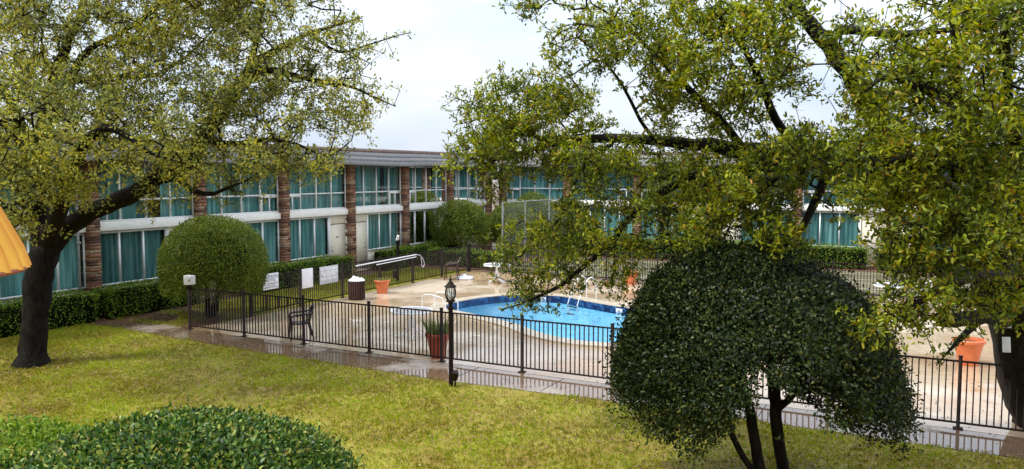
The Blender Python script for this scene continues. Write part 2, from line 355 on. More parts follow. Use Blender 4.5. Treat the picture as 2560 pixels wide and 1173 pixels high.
# coping, pool shell, tiles, water
def ring(name, A, B, za, zb, mat, kind='structure'):
    n = len(A); V = [(x, y, za) for x, y in A]+[(x, y, zb) for x, y in B]
    mb = MB(); mb.add(V, [(i, (i+1) % n, n+(i+1) % n, n+i) for i in range(n)]); return mb
mb = ring('', POOL, POOL, 0.0, .045, None); b2 = ring('', POOL, POOL_IN, .045, .045, None); mb.add(b2.v, b2.f)
b2 = ring('', POOL_IN, POOL_IN, .045, -.075, None); mb.add(b2.v, b2.f)
tag(mb.build('pool_coping', M['coping']), kind='structure')
POOL_W = inset(POOL, .49)
def tile_mat():
    m, nt, b = newmat('blue_pool_tile'); L = nt.links.new
    g = nn(nt, 'ShaderNodeNewGeometry'); v = nn(nt, 'ShaderNodeTexVoronoi', Scale=9, distance='CHEBYCHEV', Randomness=.25); L(g.outputs['Position'], v.inputs['Vector'])
    sx = nn(nt, 'ShaderNodeSeparateColor'); L(v.outputs['Color'], sx.inputs[0])
    r = rampnode(nt, [(0, (.003, .010, .05)), (.5, (.010, .035, .12)), (1, (.04, .12, .26))], sx.outputs[0]); L(r.outputs[0], b.inputs['Base Color']); b.inputs['Roughness'].default_value = .15; return m
tag(ring('', POOL_W, POOL_W, .03, -.21, None).build('pool_tiles', tile_mat()), kind='structure')
M['plaster'] = noise_mat('pool_plaster', (.19, .54, .75), (.25, .61, .81), 1.2, .6, .02)
POOL_F = inset(POOL, 1.0)
mb = ring('', POOL_W, POOL_F, -.21, -1.15, None)
tag(mb.build('pool_shell', M['plaster'], smooth=True), kind='structure')
sheet('pool_floor', [tuple(p) for p in POOL_F], -1.15, M['plaster'])
def water_mat():
    m, nt, b = newmat('pool_water'); L = nt.links.new
    g = nn(nt, 'ShaderNodeNewGeometry')
    v = nn(nt, 'ShaderNodeTexVoronoi', Scale=2.6); L(g.outputs['Position'], v.inputs['Vector'])
    ml = nn(nt, 'ShaderNodeMath', operation='MULTIPLY'); ml.inputs[1].default_value = 55; L(v.outputs['Distance'], ml.inputs[0])
    si = nn(nt, 'ShaderNodeMath', operation='SINE'); L(ml.outputs[0], si.inputs[0])
    fd = rampnode(nt, [(0, 1.), (.35, 0.)], v.outputs['Distance']); mm = nn(nt, 'ShaderNodeMath', operation='MULTIPLY'); L(si.outputs[0], mm.inputs[0]); L(fd.outputs[0], mm.inputs[1])
    n = nn(nt, 'ShaderNodeTexNoise', Scale=3.5, Detail=4); L(g.outputs['Position'], n.inputs['Vector'])
    ad = nn(nt, 'ShaderNodeMath', operation='ADD'); L(mm.outputs[0], ad.inputs[0]); L(n.outputs['Fac'], ad.inputs[1])
    bp = nn(nt, 'ShaderNodeBump', Strength=.35, Distance=.06); L(ad.outputs[0], bp.inputs['Height'])
    t = nn(nt, 'ShaderNodeBsdfTransparent', Color=(.80, .95, 1, 1)); gl = nn(nt, 'ShaderNodeBsdfGlossy', Roughness=.14); L(bp.outputs[0], gl.inputs['Normal'])
    f = nn(nt, 'ShaderNodeFresnel', IOR=1.33); L(bp.outputs[0], f.inputs['Normal'])
    ms = nn(nt, 'ShaderNodeMixShader'); L(f.outputs[0], ms.inputs[0]); L(t.outputs[0], ms.inputs[1]); L(gl.outputs[0], ms.inputs[2])
    L(ms.outputs[0], nt.nodes['Material Output'].inputs['Surface']); return m
sheet('pool_water', [tuple(p) for p in inset(POOL, .489)], -.145, water_mat())

# ------------------------------------------------------------------ the two hotel wings
BAY = 4.035; ZB1, ZB0 = 2.73, 2.51
def wing(T, name, label, k0, k1, wave, number_bay=None):
    root = empty(name, T(k0*BAY, 0, 0), label=label, cat='building')
    s0, s1 = k0*BAY, k1*BAY+.36
    def B(n=''): return MB(T)
    # rooms behind the glass, plain walls below the sills
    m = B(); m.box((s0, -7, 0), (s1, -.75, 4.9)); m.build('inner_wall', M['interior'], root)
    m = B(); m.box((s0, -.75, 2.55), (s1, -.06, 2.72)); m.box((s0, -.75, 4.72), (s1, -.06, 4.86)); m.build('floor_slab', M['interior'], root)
    wl = B()
    for k in range(k0, k1):
        a = k*BAY+.36; odd_r = (k+1) % 2 != 0   # door stands beside the odd pillar
        b = (k+1)*BAY
        wl.box((a-.36, -.12, 0), (b, -.02, .80))
    wl.build('wall', M['cream'], root)
    # mansard roof: three lapped courses of shingles, brown cap
    cs = [(.80, 4.655, .62, 4.86), (.65, 4.845, .40, 5.02), (.43, 5.005, .14, 5.23)]
    rf = None
    for ci, (n0, z0, n1, z1) in enumerate(cs):
        m = B(); S = np.arange(s0, s1+.01, .5); V = []; F = []
        for s in S:
            dz = wave(s)*(1-.3*ci)
            V += [(s, n0, z0+dz), (s, n1, z1+dz), (s, n1-.05, z1-.02+dz), (s, n0-.05, z0-.035+dz), ]
        for i in range(len(S)-1):
            q = i*4
            for a_, b_ in ((0, 1), (2, 3), (3, 0)): F.append((q+a_, q+b_, q+4+b_, q+4+a_))
        m.add(V, F)
        o = m.build('roof' if ci == 0 else 'shingle_course', M['shingle'], root if ci == 0 else rf)
        if ci == 0: rf = o
    m = B(); m.box((s0, -.1, 5.19), (s1, .16, 5.37)); m.build('roof_cap', M['roofcap'], rf)
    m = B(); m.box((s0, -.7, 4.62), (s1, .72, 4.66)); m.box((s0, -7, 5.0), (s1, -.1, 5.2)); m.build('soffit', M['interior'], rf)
    # pillars of rough brick
    for k in range(k0, k1+1):
        m = B(); z = 0.; p = k*BAY
        while z < 4.66:
            h = random.uniform(.06, .13); z2 = min(z+h, 4.66)
            cut = random.choice([None, random.uniform(.1, .26)])
            pr = random.uniform(-.012, .014)
            if cut: m.box((p+random.uniform(-.008, .008), -.2, z+.004), (p+cut, .28+pr, z2)); m.box((p+cut, -.2, z+.004), (p+.36+random.uniform(-.008, .008), .28+random.uniform(-.012, .014), z2))
            else: m.box((p+random.uniform(-.008, .008), -.2, z+.004), (p+.36+random.uniform(-.008, .008), .28+pr, z2))
            z = z2
        m.build('brick_pillar', M['brick'], root)
    for k in range(k0, k1):
        a, b = k*BAY+.36, (k+1)*BAY
        # ledge between the floors
        m = B(); m.box((a-.02, -.05, ZB0), (b-.02, .17, ZB1)); m.box((a+.01, -.04, ZB1), (b-.03, .10, ZB1+.05)); m.build('ledge', M['band'], root, bevel=.008)
        def window(s_a, s_b, z0, z1, nl, transom=None, slider=None, first=None):
            fr = B(); st = (s_b-s_a)/nl; t = .028
            fr.box((s_a-t, -.03, z0-.05), (s_b+t, .05, z0)); fr.box((s_a-t, -.03, z1), (s_b+t, .04, z1+.05))
            for i in range(nl+1): fr.box((s_a+i*st-t, -.035, z0), (s_a+i*st+t, .035, z1))
            if transom: 
                for i in range(nl): fr.box((s_a+i*st+t, -.03, transom-t), (s_a+(i+1)*st-t, .03, transom+t))
            if slider is not None:
                i = slider; fr.box((s_a+i*st+t, -.028, transom-.10), (s_a+(i+1)*st-t, .045, transom-t))
                fr.box((s_a+(i+.5)*st-.022, -.025, z0), (s_a+(i+.5)*st+.022, .04, transom-.10))
                fr.box((s_a+i*st+t, -.025, z0), (s_a+i*st+t+.07, .04, transom-.10))
            w_ = fr.build('window', M['frame'], root)
            g = B(); g.add([(s_a, 0, z0), (s_b, 0, z0), (s_b, 0, z1), (s_a, 0, z1)], [(0, 1, 2, 3)]); g.build('glass', M['glass'], w_)
            # curtains: folded cloth, sometimes parted
            cuts = [(s_a, s_b)]
            if random.random() < .36:
                c = s_a+random.uniform(.35, .8)*(s_b-s_a); gp = random.uniform(.12, .5); cuts = [(s_a, c-gp/2), (c+gp/2, s_b)]
            for (x0, x1) in cuts:
                if x1-x0 < .15: continue
                n = max(6, int((x1-x0)/.028)); S = np.linspace(x0, x1, n); ph = np.cumsum(rng.uniform(.5, 1.3, n)*.9)
                dn = -.16+.035*np.sin(ph)+.02*np.sin(ph*.37+1)
                V = [(s, d, z1) for s, d in zip(S, dn)]+[(s, d*1.05, z0-.02) for s, d in zip(S, dn)]
                cm = B(); cm.add(V, [(i, i+1, n+i+1, n+i) for i in range(n-1)]); cm.build('curtain', M['curtain'], w_, smooth=True)
        odd_right = (k+1) % 2 == 1
        window(a-.05, b, 2.83, 4.64, 4, 3.44, 0 if odd_right else 3)
        # ground floor: three lights and a door beside the odd pillar
        dw = 1.06
        if odd_right: wa, wb, da, db = a-.05, b-dw-.08, b-dw, b
        else: wa, wb, da, db = a+dw+.08, b, a, a+dw
        window(wa, wb, .86, 2.42, 3)
        jm = B(); jm.box((da-.06, -.06, 0), (da, .06, ZB0)); jm.box((db, -.06, 0), (db+.02, .06, ZB0)); jm.box((a-.05, -.05, 2.475), (b, .02, ZB0)); jm.build('door_frame', M['white_trim'], root)
        jm = B(); jm.box((da, -.05, 2.13), (db, .015, 2.475)); jm.build('door_head_panel', M['door'], root, bevel=.01)
        dm = B(); dm.box((da+.012, -.06, .05), (db-.012, .0, 2.10)); d_ = dm.build('door', M['door'], root)
        hs = da+.10 if odd_right else db-.10
        hm = B(); hm.box((hs-.03, 0, .98), (hs+.03, .02, 1.04)); hm.tube([(hs, .02, 1.01), (hs, .06, 1.01), (hs+(.1 if odd_right else -.1), .06, 1.01)], .012, 6); hm.build('handle', M['metal'], d_)
        B().box((hs-.025, 0, 1.15), (hs+.025, .018, 1.2)).build('deadbolt', M['metal'], d_)
        if k == number_bay:
            me = text_mesh('184', .12, .003); cs_ = (da+db)/2-.05
            V = np.zeros(len(me.vertices)*3); me.vertices.foreach_get('co', V); V = V.reshape(-1, 3)
            V2 = np.array([T(cs_+p[0], .004+p[2], 1.56+p[1]) for p in V])-wloc(root)
            me.vertices.foreach_set('co', V2.ravel()); link('room_number', me, M['ink'], d_)
        st = B(); st.box((da-.1, -.02, -.02), (db+.1, .32, .05)); st.build('doorstep', M['coping'], root)
    return root
TL = lambda s, n, z: (-22.6+n, 15.23+s, z)
TB = lambda s, n, z: (-22.18+s, 40.62-n, z)
wing(TL, 'hotel_wing', 'two storey brick and glass hotel wing on the left, behind the big oak', -2, 6, lambda s: -.035*math.exp(-((s-15.4)/1.6)**2)+.012*math.sin(s*.8), 2)
wing(TB, 'hotel_wing', 'two storey hotel wing at the far end, behind the court and the right hand tree', 0, 9, lambda s: .012*math.sin(s*.9))
# downspout beside the pillar behind the big oak
mb = MB(); mb.tube([(-22.22, 14.8, 0), (-22.22, 14.8, 4.5)], .04, 8); mb.box((-22.3, 14.74, 2.2), (-22.17, 14.86, 2.26)); mb.box((-22.3, 14.74, .7), (-22.17, 14.86, .76))
tag(mb.build('downspout', M['galv']), 'grey vertical downspout pipe beside the brick pillar behind the big oak trunk', 'downspout')

# ------------------------------------------------------------------ fences
def fence(name, label, P0, P1, posts, skip_last=False):
    P0 = np.array(P0, float); P1 = np.array(P1, float); L = np.linalg.norm(P1-P0); d = (P1-P0)/L; pn = np.array([-d[1], d[0]])
    root = empty(name, (P0[0], P0[1], 0), label=label, cat='fence', group='black iron railings round the pool')
    H = 1.16
    def at(s, z, o=0): q = P0+d*s+pn*o; return (q[0], q[1], z)
    def bar(m, s, z0, z1, r):
        V = [at(s+a*r, z, b*r) for z in (z0, z1) for a, b in ((-1, -1), (1, -1), (1, 1), (-1, 1))]
        m.add(V, [(0, 1, 2, 3), (4, 5, 6, 7), (0, 1, 5, 4), (1, 2, 6, 5), (2, 3, 7, 6), (3, 0, 4, 7)])
    for s in posts:
        m = MB(); bar(m, s, 0, H+.06, .028); bar(m, s, 0, .012, .075); bar(m, s, H+.06, H+.075, .034); m.build('post', M['iron'], root)
    for a, b in zip(posts[:-1], posts[1:]):
        m = MB()
        for z in (.10, H-.02):
            V = [at(s, z+dz, o) for s in (a+.028, b-.028) for dz, o in ((-.016, -.012), (-.016, .012), (.016, .012), (.016, -.012))]
            m.add(V, [(0, 1, 5, 4), (1, 2, 6, 5), (2, 3, 7, 6), (3, 0, 4, 7)])
        n = int(round((b-a)/.102))
        for i in range(1, n): bar(m, a+(b-a)*i/n, .10, H-.02, .0105)
        m.build('fence_panel', M['iron'], root)
    return root
fence('pool_fence', 'black iron railing along the wet path in front of the pool, nearest to the lawn', (-18, 15.13), (6.6, 15.13), [2.05*k for k in range(13)])
fence('pool_fence', 'black iron railing on the left side of the pool, carrying the three signs', (-18, 15.2), (-18, 29.95), [2.1*k+.05 for k in range(1, 8)])
fence('pool_fence', 'black iron railing at the far side of the pool, in front of the court', (-18, 30.05), (8, 30.05), [2.12*k+.03 for k in range(13)])
# tall chain-link screen of the court
def chain_mat():
    m, nt, b = newmat('chain_link'); L = nt.links.new
    b.inputs['Base Color'].default_value = (.20, .23, .22, 1); b.inputs['Roughness'].default_value = .5
    return m
root = empty('chain_link_fence', (-16.75, 30.8, 0), label='tall grey chain-link fence at the corner of the court, in front of domed shrubs', cat='fence')
for v in (30.8, 33.0, 35.6, 38.3):
    MB().tube([(-16.75, v, 0), (-16.75, v, 3.0)], .035, 8).build('post', M['galv'], root, smooth=True)
MB().tube([(-16.75, 30.65, 0), (-16.62, 30.65, 3.0)], .03, 8).build('brace_post', M['galv'], root, smooth=True)
MB().tube([(-16.75, 30.8, 2.99), (-16.75, 38.3, 2.99)], .022, 8).build('top_rail', M['galv'], root, smooth=True)
mb = MB(); dd = .11
for i in range(-28, 70):
    for sg in (1, -1):
        v0 = 30.8+i*dd; z0, z1 = .05, 2.97
        a = (v0, z0); b = (v0+sg*(z1-z0), z1)
        # clip to the panel
        def clip(p, q):
            (x0, y0), (x1, y1) = p, q; t0, t1 = 0., 1.
            dx = x1-x0
            for lim, s in ((30.8, 1), (38.3, -1)):
                f0 = s*(x0-lim); f1 = s*(x1-lim)
                if f0 < 0 and f1 < 0: return None
                if f0 < 0: t0 = max(t0, f0/(f0-f1))
                elif f1 < 0: t1 = min(t1, f0/(f0-f1))
            if t0 >= t1: return None
            return (x0+dx*t0, y0+(y1-y0)*t0), (x0+dx*t1, y0+(y1-y0)*t1)
        c = clip(a, b)
        if c: mb.tube([(-16.75+.004*sg, *c[0]), (-16.75+.004*sg, *c[1])], .0022, 3, caps=False)
mb.build('wire_mesh', chain_mat(), root)

# ------------------------------------------------------------------ leaves
def leaves_mesh(P, Dr, Nn, L, W, fold=.18, six=False):
    """one small bent blade per leaf: base point, direction, normal, length, width"""
    P = np.asarray(P, float); n = len(P); L = np.broadcast_to(L, (n,))[:, None]; W = np.broadcast_to(W, (n,))[:, None]
    Dr = Dr/(np.linalg.norm(Dr, axis=1)[:, None]+1e-9); S = np.cross(Dr, Nn); S /= np.linalg.norm(S, axis=1)[:, None]+1e-9; U = np.cross(S, Dr)
    if six:
        f = [(0, 0, 0), (.34, .42, fold), (.74, .40, fold*.7), (1, 0, -.12), (.74, -.40, fold*.7), (.34, -.42, fold)]
    else:
        f = [(0, 0, 0), (.5, .5, fold), (1, 0, -.08), (.5, -.5, fold)]
    k = len(f); V = np.empty((n, k, 3))
    for i, (a, b, c) in enumerate(f): V[:, i] = P+Dr*L*a+S*W*b+U*W*c
    return V.reshape(-1, 3), k
def build_leaves(name, P, Dr, Nn, L, W, mat, parent=None, six=False):
    V, k = leaves_mesh(P, Dr, Nn, L, W, six=six)
    V = V-wloc(parent); n = len(V)//k
    me = bpy.data.meshes.new(name); setmesh(me, V, np.arange(n*k), np.full(n, k))
    return link(name, me, mat, parent)
def unit(n): v = rng.normal(size=(n, 3)); return v/np.linalg.norm(v, axis=1)[:, None]

# ------------------------------------------------------------------ trees grown from limbs towards a cloud of twig ends
class Tree:
    def __init__(s): s.pos = []; s.par = []; s.rad = []; s.chains = []
    def limb(s, pts, start=None, sub=3):
        """pts: (px, py, depth, radius); joins the existing node nearest to its first point"""
        Q = np.array([D(p[0], p[1], p[2]) for p in pts]); r = np.array([p[3] for p in pts])
        n = (len(Q)-1)*sub+1; t = np.linspace(0, len(Q)-1, n); out = []
        for x in t:
            i = min(int(x), len(Q)-2); u = x-i; p0 = Q[max(i-1, 0)]; p1 = Q[i]; p2 = Q[i+1]; p3 = Q[min(i+2, len(Q)-1)]
            out.append(.5*(2*p1+(p2-p0)*u+(2*p0-5*p1+4*p2-p3)*u*u+(3*p1-p0-3*p2+p3)*u**3))
        out = np.array(out); rr = np.interp(t, np.arange(len(r)), r)
        jit = rng.normal(size=out.shape)*np.minimum(rr, .12)[:, None]*.10; jit[0] = 0; out = out+jit
        par = -1
        if s.pos:
            d = ((np.array(s.pos)-out[0])**2).sum(1); par = int(d.argmin())
        ch = [par] if par >= 0 else []
        for p, q in zip(out, rr):
            s.pos.append(p); s.par.append(par); s.rad.append(q); par = len(s.pos)-1; ch.append(par)
        s.chains.append(ch)
    def grow(s, A, step=.28, droop=.05, tip=.005, avoid_first=6):
        nfix = len(s.pos)
        base = np.array(s.pos); d0 = np.sqrt(((A[:, None]-base[None, ::2])**2).sum(2)).min(1)
        order = np.argsort(d0); cap = nfix+len(A)*14
        P = np.zeros((cap, 3)); P[:nfix] = base; n = nfix; s.tips = []; s.tipdir = []
        pen = np.zeros(cap); pen[:avoid_first] = 50.
        for ai in order:
            a = A[ai]; d = np.sqrt(((P[:n]-a)**2).sum(1)); j = int((d+pen[:n]).argmin()); dist = d[j]
            if dist < .06: continue
            if dist > 4: continue
            p0 = P[j]; m = min(12, max(1, int(dist/step)))
            pp = s.par[j]; dirp = (p0-P[pp]) if pp >= 0 else np.array([0, 0, 1.])
            dirp = dirp/(np.linalg.norm(dirp)+1e-9); c = p0+dirp*dist*.35+rng.normal(size=3)*dist*.09+np.array([0, 0, droop*dist])
            par = j; ch = [j]
            for k in range(1, m+1):
                t = k/m; q = (1-t)**2*p0+2*t*(1-t)*c+t*t*a
                if k < m: q = q+rng.normal(size=3)*.02
                P[n] = q; s.par.append(par); s.rad.append(0.); par = n; ch.append(n); n += 1
            s.chains.append(ch); s.tips.append(n-1); s.tipdir.append(P[n-1]-P[ch[-2]])
        s.pos = P[:n]; s.par = np.array(s.par); 
        # pipe model
        acc = np.zeros(n); ex = 2.4; haschild = np.zeros(n, bool); haschild[s.par[s.par >= 0]] = True
        fixed = np.array(s.rad)
        for i in range(n-1, -1, -1):
            if not haschild[i]: acc[i] += tip**ex
            if s.par[i] >= 0: acc[s.par[i]] += acc[i]
        r = acc**(1/ex); s.R = np.maximum(np.where(fixed > 0, fixed, np.minimum(r, .06)), tip)
    def mesh(s, name, mat, parent, thin=4, thick=9):
        V = []; F = []; C = []; nv = 0; P = s.pos; Rr = s.R
        for ch in s.chains:
            ch = np.array(ch); pts = P[ch]; rr = Rr[ch].copy()
            if len(ch) < 2: continue
            if rr[0] > rr[1]*1.3: rr[0] = rr[1]*1.15
            k = thick if rr.max() > .05 else thin
            t = np.gradient(pts, axis=0); t /= np.linalg.norm(t, axis=1)[:, None]+1e-9
            ref = np.array([.31, .17, .93]); a = np.cross(t, ref); a /= np.linalg.norm(a, axis=1)[:, None]+1e-9; b = np.cross(t, a)
            q = np.arange(k)*2*math.pi/k
            ring = pts[:, None]+rr[:, None, None]*(np.cos(q)[None, :, None]*a[:, None]+np.sin(q)[None, :, None]*b[:, None])
            if rr.max() > .1: ring = pts[:, None]+(ring-pts[:, None])*(1+rng.normal(size=(len(ch), k, 1))*.06)
            V.append(ring.reshape(-1, 3)); m = len(ch)
            i = np.arange(m-1)[:, None]*k; j = np.arange(k)[None]; j2 = (j+1) % k
            f = np.stack([i+j, i+j2, i+k+j2, i+k+j], -1).reshape(-1)+nv; F.append(f); C.append(np.full((m-1)*k, 4))
            F.append(np.arange(k)+nv+(m-1)*k); C.append(np.array([k])); nv += m*k
        me = bpy.data.meshes.new(name); setmesh(me, np.concatenate(V)-wloc(parent), np.concatenate(F), np.concatenate(C), True)
        return link(name, me, mat, parent)
    def leaf_points(s, per_tip, along, spread):
        """rosettes at the twig ends and along the outer half of each twig"""
        tips = s.pos[s.tips]; td = np.array(s.tipdir); td /= np.linalg.norm(td, axis=1)[:, None]+1e-9
        C = [tips]; Dd = [td]
        seg = []; sd = []
        for ch in s.chains:
            if len(ch) >= 3 and s.R[ch[-1]] < .02:
                for q in ch[max(1, len(ch)//2):-1]: seg.append(s.pos[q]); sd.append(s.pos[ch[-1]]-s.pos[q])
        if seg and along:
            seg = np.array(seg); sd = np.array(sd); sd /= np.linalg.norm(sd, axis=1)[:, None]+1e-9
            C.append(np.repeat(seg, along, 0)); Dd.append(np.repeat(sd, along, 0))
        return np.concatenate(C), np.concatenate(Dd)
def rosettes(C, Dd, n, spread, L, up=.25):
    m = len(C); C = np.repeat(C, n, 0); Dd = np.repeat(Dd, n, 0); k = len(C)
    sub = unit(k)*spread*rng.random((k, 1))**.6
    # leaves of one spray gather round a few shoots
    d = Dd*.6+unit(k)*.95+np.array([0, 0, up]); nrm = unit(k)*.8+np.array([0, 0, .9])
    l = L*rng.uniform(.65, 1.2, k)
    return C+sub, d, nrm, l
def blob_points(blobs, dens, per=9, sig=.2):
    out = []
    for (px, py, d, rx, ry, rd, *k) in blobs:
        kk = k[0] if k else 1.
        vol = (rx/FPX*d)*(ry/FPX*d)*rd*4.19; n = max(3, int(dens*kk*vol/per))
        u = unit(n)*(rng.random((n, 1))**(1/2.6))
        q = D(px+u[:, 0]*rx, py+u[:, 1]*ry, d+u[:, 2]*rd)
        m = np.maximum(2, (per*rng.uniform(.4, 1.7, n)).astype(int))
        q = np.repeat(q, m, 0); out.append(q+rng.normal(size=q.shape)*np.array([sig, sig, sig*.75]))
    return np.concatenate(out)

# ---- big oak on the left
M['oakleaf'] = leaf_mat('oak_leaf', [(0, (.06, .08, .025)), (.3, (.19, .215, .06)), (.65, (.33, .34, .085)), (.92, (.48, .45, .09)), (1, (.32, .21, .06))], ((.50, .54, .52), (1.4, 1.3, .85)), .8, .36, .5, cfac=.85)
oak = empty('oak_tree', (-18.16, 10.9, 0), label='large spreading oak with a thick dark forked trunk, standing on the lawn at the left', cat='tree')
T1 = Tree()
T1.limb([(80, 925, 18, .50), (82, 905, 18, .38), (85, 870, 18, .30), (88, 780, 18, .27), (95, 710, 18, .30), (106, 650, 18, .31), (114, 600, 18, .25)])
T1.limb([(112, 640, 18, .25), (165, 572, 18, .22), (225, 530, 17.8, .20), (290, 505, 17.6, .19), (355, 472, 17.5, .18), (400, 440, 17.5, .17), (440, 432, 17.5, .18), (482, 398, 17.6, .17), (508, 350, 17.8, .16), (538, 300, 18, .15), (578, 250, 18, .14), (612, 195, 18, .12), (642, 155, 18, .10), (690, 125, 18, .08), (760, 90, 18.2, .05), (850, 60, 18.4, .03), (905, 45, 18.5, .012)])
T1.limb([(612, 195, 18, .10), (660, 176, 17.6, .08), (705, 180, 17.4, .07), (780, 200, 17.2, .05), (860, 212, 17, .035), (930, 240, 17, .02), (985, 265, 17, .01)])
T1.limb([(612, 195, 18, .09), (640, 110, 18.6, .07), (652, 40, 19, .055), (665, -60, 19.3, .04), (690, -140, 19.5, .02)])
T1.limb([(780, 90, 18.1, .04), (850, 130, 17.8, .03), (920, 112, 17.7, .02), (985, 92, 17.7, .012), (1030, 80, 17.7, .006)])
T1.limb([(440, 436, 17.5, .10), (470, 470, 17.2, .07), (520, 485, 17, .05), (570, 470, 16.8, .03), (640, 440, 16.6, .02)])
T1.limb([(508, 350, 17.8, .08), (580, 360, 17.4, .06), (660, 350, 17.2, .045), (740, 360, 17, .03), (820, 390, 17, .018), (880, 350, 17, .01)])
T1.limb([(118, 605, 18, .30), (95, 530, 18.2, .26), (98, 430, 18.4, .22), (112, 310, 18.6, .18), (133, 205, 18.8, .14), (164, 115, 19, .11), (195, 50, 19, .08), (220, -60, 19.2, .05), (240, -160, 19.4, .02)])
T1.limb([(120, 610, 18, .22), (150, 520, 17, .17), (190, 400, 16, .13), (240, 330, 15.4, .09), (300, 330, 15, .06), (370, 380, 14.8, .035), (430, 400, 14.8, .015)])
T1.limb([(112, 310, 18.6, .12), (177, 195, 18.2, .10), (222, 124, 18, .08), (284, 93, 18, .06), (380, 30, 18, .04), (450, -60, 18, .02)])
T1.limb([(95, 540, 18.2, .2), (40, 440, 17, .15), (-20, 350, 16, .11), (-100, 300, 15.2, .07), (-190, 280, 15, .03)])
T1.limb([(98, 440, 18.4, .12), (60, 380, 16.6, .09), (40, 330, 15.2, .07), (50, 300, 14.2, .04), (90, 280, 13.6, .02)])
T1.limb([(100, 400, 18.4, .12), (40, 280, 18.4, .09), (-40, 150, 18.2, .06), (-90, 40, 18, .03)])
T1.limb([(133, 215, 18.8, .08), (260, 190, 19.6, .06), (380, 190, 20, .045), (480, 130, 20.2, .03), (560, 40, 20.4, .02)])
T1.limb([(150, 520, 17, .09), (110, 480, 15.8, .06), (60, 500, 14.8, .04), (10, 520, 14.2, .02)])
OAKB = [(100, -70, 18.5, 260, 150, 3.2, .72), (400, -60, 18.5, 250, 150, 3.2, .72), (680, -40, 18.5, 180, 130, 2.6, .72), (830, 40, 18.3, 80, 70, 1.5, .8), (800, 165, 17.5, 150, 95, 2, .85), (925, 165, 17.3, 60, 65, 1., .7),
        (570, 140, 18.3, 220, 150, 3, .72), (250, 110, 18.5, 250, 150, 3, .72), (10, 130, 18, 160, 180, 3, .72), (50, 320, 15, 190, 140, 2.2, 1.2), (40, 460, 14.6, 160, 110, 1.8, 1.3), (320, 290, 16.6, 210, 120, 2.6, 1.1),
        (370, 390, 15, 140, 70, 1.8, 1.3), (560, 300, 17.6, 150, 110, 2.4), (700, 290, 17.4, 130, 100, 2), (830, 275, 17.2, 100, 70, 1.5, .8), (610, 400, 17.2, 130, 70, 2), (770, 385, 17, 100, 55, 1.6, .9),
        (540, 465, 16.8, 65, 38, 1.2), (210, 470, 15.4, 130, 50, 1.6), (110, 545, 15.2, 70, 50, 1.2), (885, 330, 17, 45, 40, 1., .8), (480, 20, 19.6, 220, 120, 2.2), (420, 480, 17, 60, 26, .8, .8), (-120, 250, 15.5, 120, 150, 2), (820, 440, 17, 30, 30, .5, .8), (20, 570, 15, 70, 40, 1)]
A1 = blob_points(OAKB, 28, 11, .22)
A1 = np.concatenate([A1, D(np.array([960, 1000, 1025, 985, 975, 1000, 940]), np.array([100, 90, 82, 140, 215, 225, 285]), np.array([17.7, 17.7, 17.7, 17.6, 17.2, 17.1, 17]))])
T1.grow(A1, .3, .04, .006, 18)
T1.mesh('trunk', M['bark'], oak)
C, Dd = T1.leaf_points(1, 1, .1)
P_, d_, n_, l_ = rosettes(C, Dd, 15, .15, .085)
build_leaves('crown', P_, d_, n_, l_, l_*.5, M['oakleaf'], oak)
NOAK = len(P_)

# ---- oak on the right, reaching over the pool
M['oakleaf2'] = leaf_mat('young_oak_leaf', [(0, (.04, .055, .010)), (.25, (.115, .16, .022)), (.6, (.25, .30, .032)), (.9, (.40, .42, .04)), (1, (.34, .17, .03))], ((.40, .46, .42), (1.3, 1.2, .7)), 1.3, .34, .4, cfac=.85)
oak2 = empty('oak_tree', (2.1, 16.2, 0), label='leaning oak beside the orange pot at the right, its long branches hanging over the pool', cat='tree')
T2 = Tree()
T2.limb([(2625, 1110, 13.6, .62), (2605, 1040, 13.5, .48), (2572, 940, 13.2, .42), (2548, 850, 12.9, .38), (2515, 740, 12.5, .36), (2450, 620, 12, .33), (2360, 510, 11.5, .30), (2270, 420, 11.1, .26)])
T2.limb([(2270, 420, 11.1, .20), (2195, 300, 10.8, .16), (2140, 212, 10.7, .135), (2072, 118, 10.5, .11), (2000, 30, 10.5, .08), (1900, -60, 10.6, .06), (1800, -120, 10.8, .03)])
T2.limb([(2072, 118, 10.5, .07), (2110, 75, 10.2, .06), (2200, 84, 9.8, .05), (2300, 82, 9.4, .04), (2420, 70, 9, .03), (2520, 60, 8.8, .02)])
T2.limb([(2270, 420, 11.1, .20), (2150, 392, 11.1, .18), (2000, 384, 11.3, .15), (1860, 378, 11.6, .13), (1735, 361, 12, .10), (1640, 350, 12.3, .085), (1489, 348, 12.8, .07), (1383, 360, 13, .055), (1317, 378, 13.2, .035), (1240, 400, 13.2, .02), (1190, 420, 13.2, .01)])
T2.limb([(1383, 360, 13, .04), (1320, 330, 13, .03), (1250, 300, 13, .02), (1180, 260, 13, .01)])
T2.limb([(2150, 395, 11.1, .10), (1980, 412, 11.3, .09), (1795, 427, 11.7, .07), (1683, 465, 12, .062), (1570, 547, 12.4, .055), (1540, 595, 12.5, .05), (1468, 659, 12.7, .042), (1400, 714, 12.8, .032), (1300, 760, 13, .015), (1250, 775, 13, .008)])
T2.limb([(1530, 360, 12.6, .04), (1489, 393, 12.6, .035), (1448, 442, 12.6, .03), (1425, 490, 12.6, .02), (1390, 560, 12.7, .012), (1330, 600, 12.8, .007)])
T2.limb([(1640, 352, 12.3, .04), (1600, 300, 12, .03), (1560, 220, 11.8, .025), (1500, 140, 11.6, .016), (1440, 90, 11.5, .01)])
T2.limb([(1860, 378, 11.6, .07), (1800, 300, 11.2, .055), (1720, 220, 11, .045), (1640, 140, 10.9, .03), (1560, 60, 10.8, .02), (1480, 10, 10.8, .01)])
T2.limb([(2000, 384, 11.3, .08), (1940, 300, 11, .06), (1900, 200, 10.6, .05), (1850, 110, 10.4, .035), (1780, 20, 10.3, .02)])
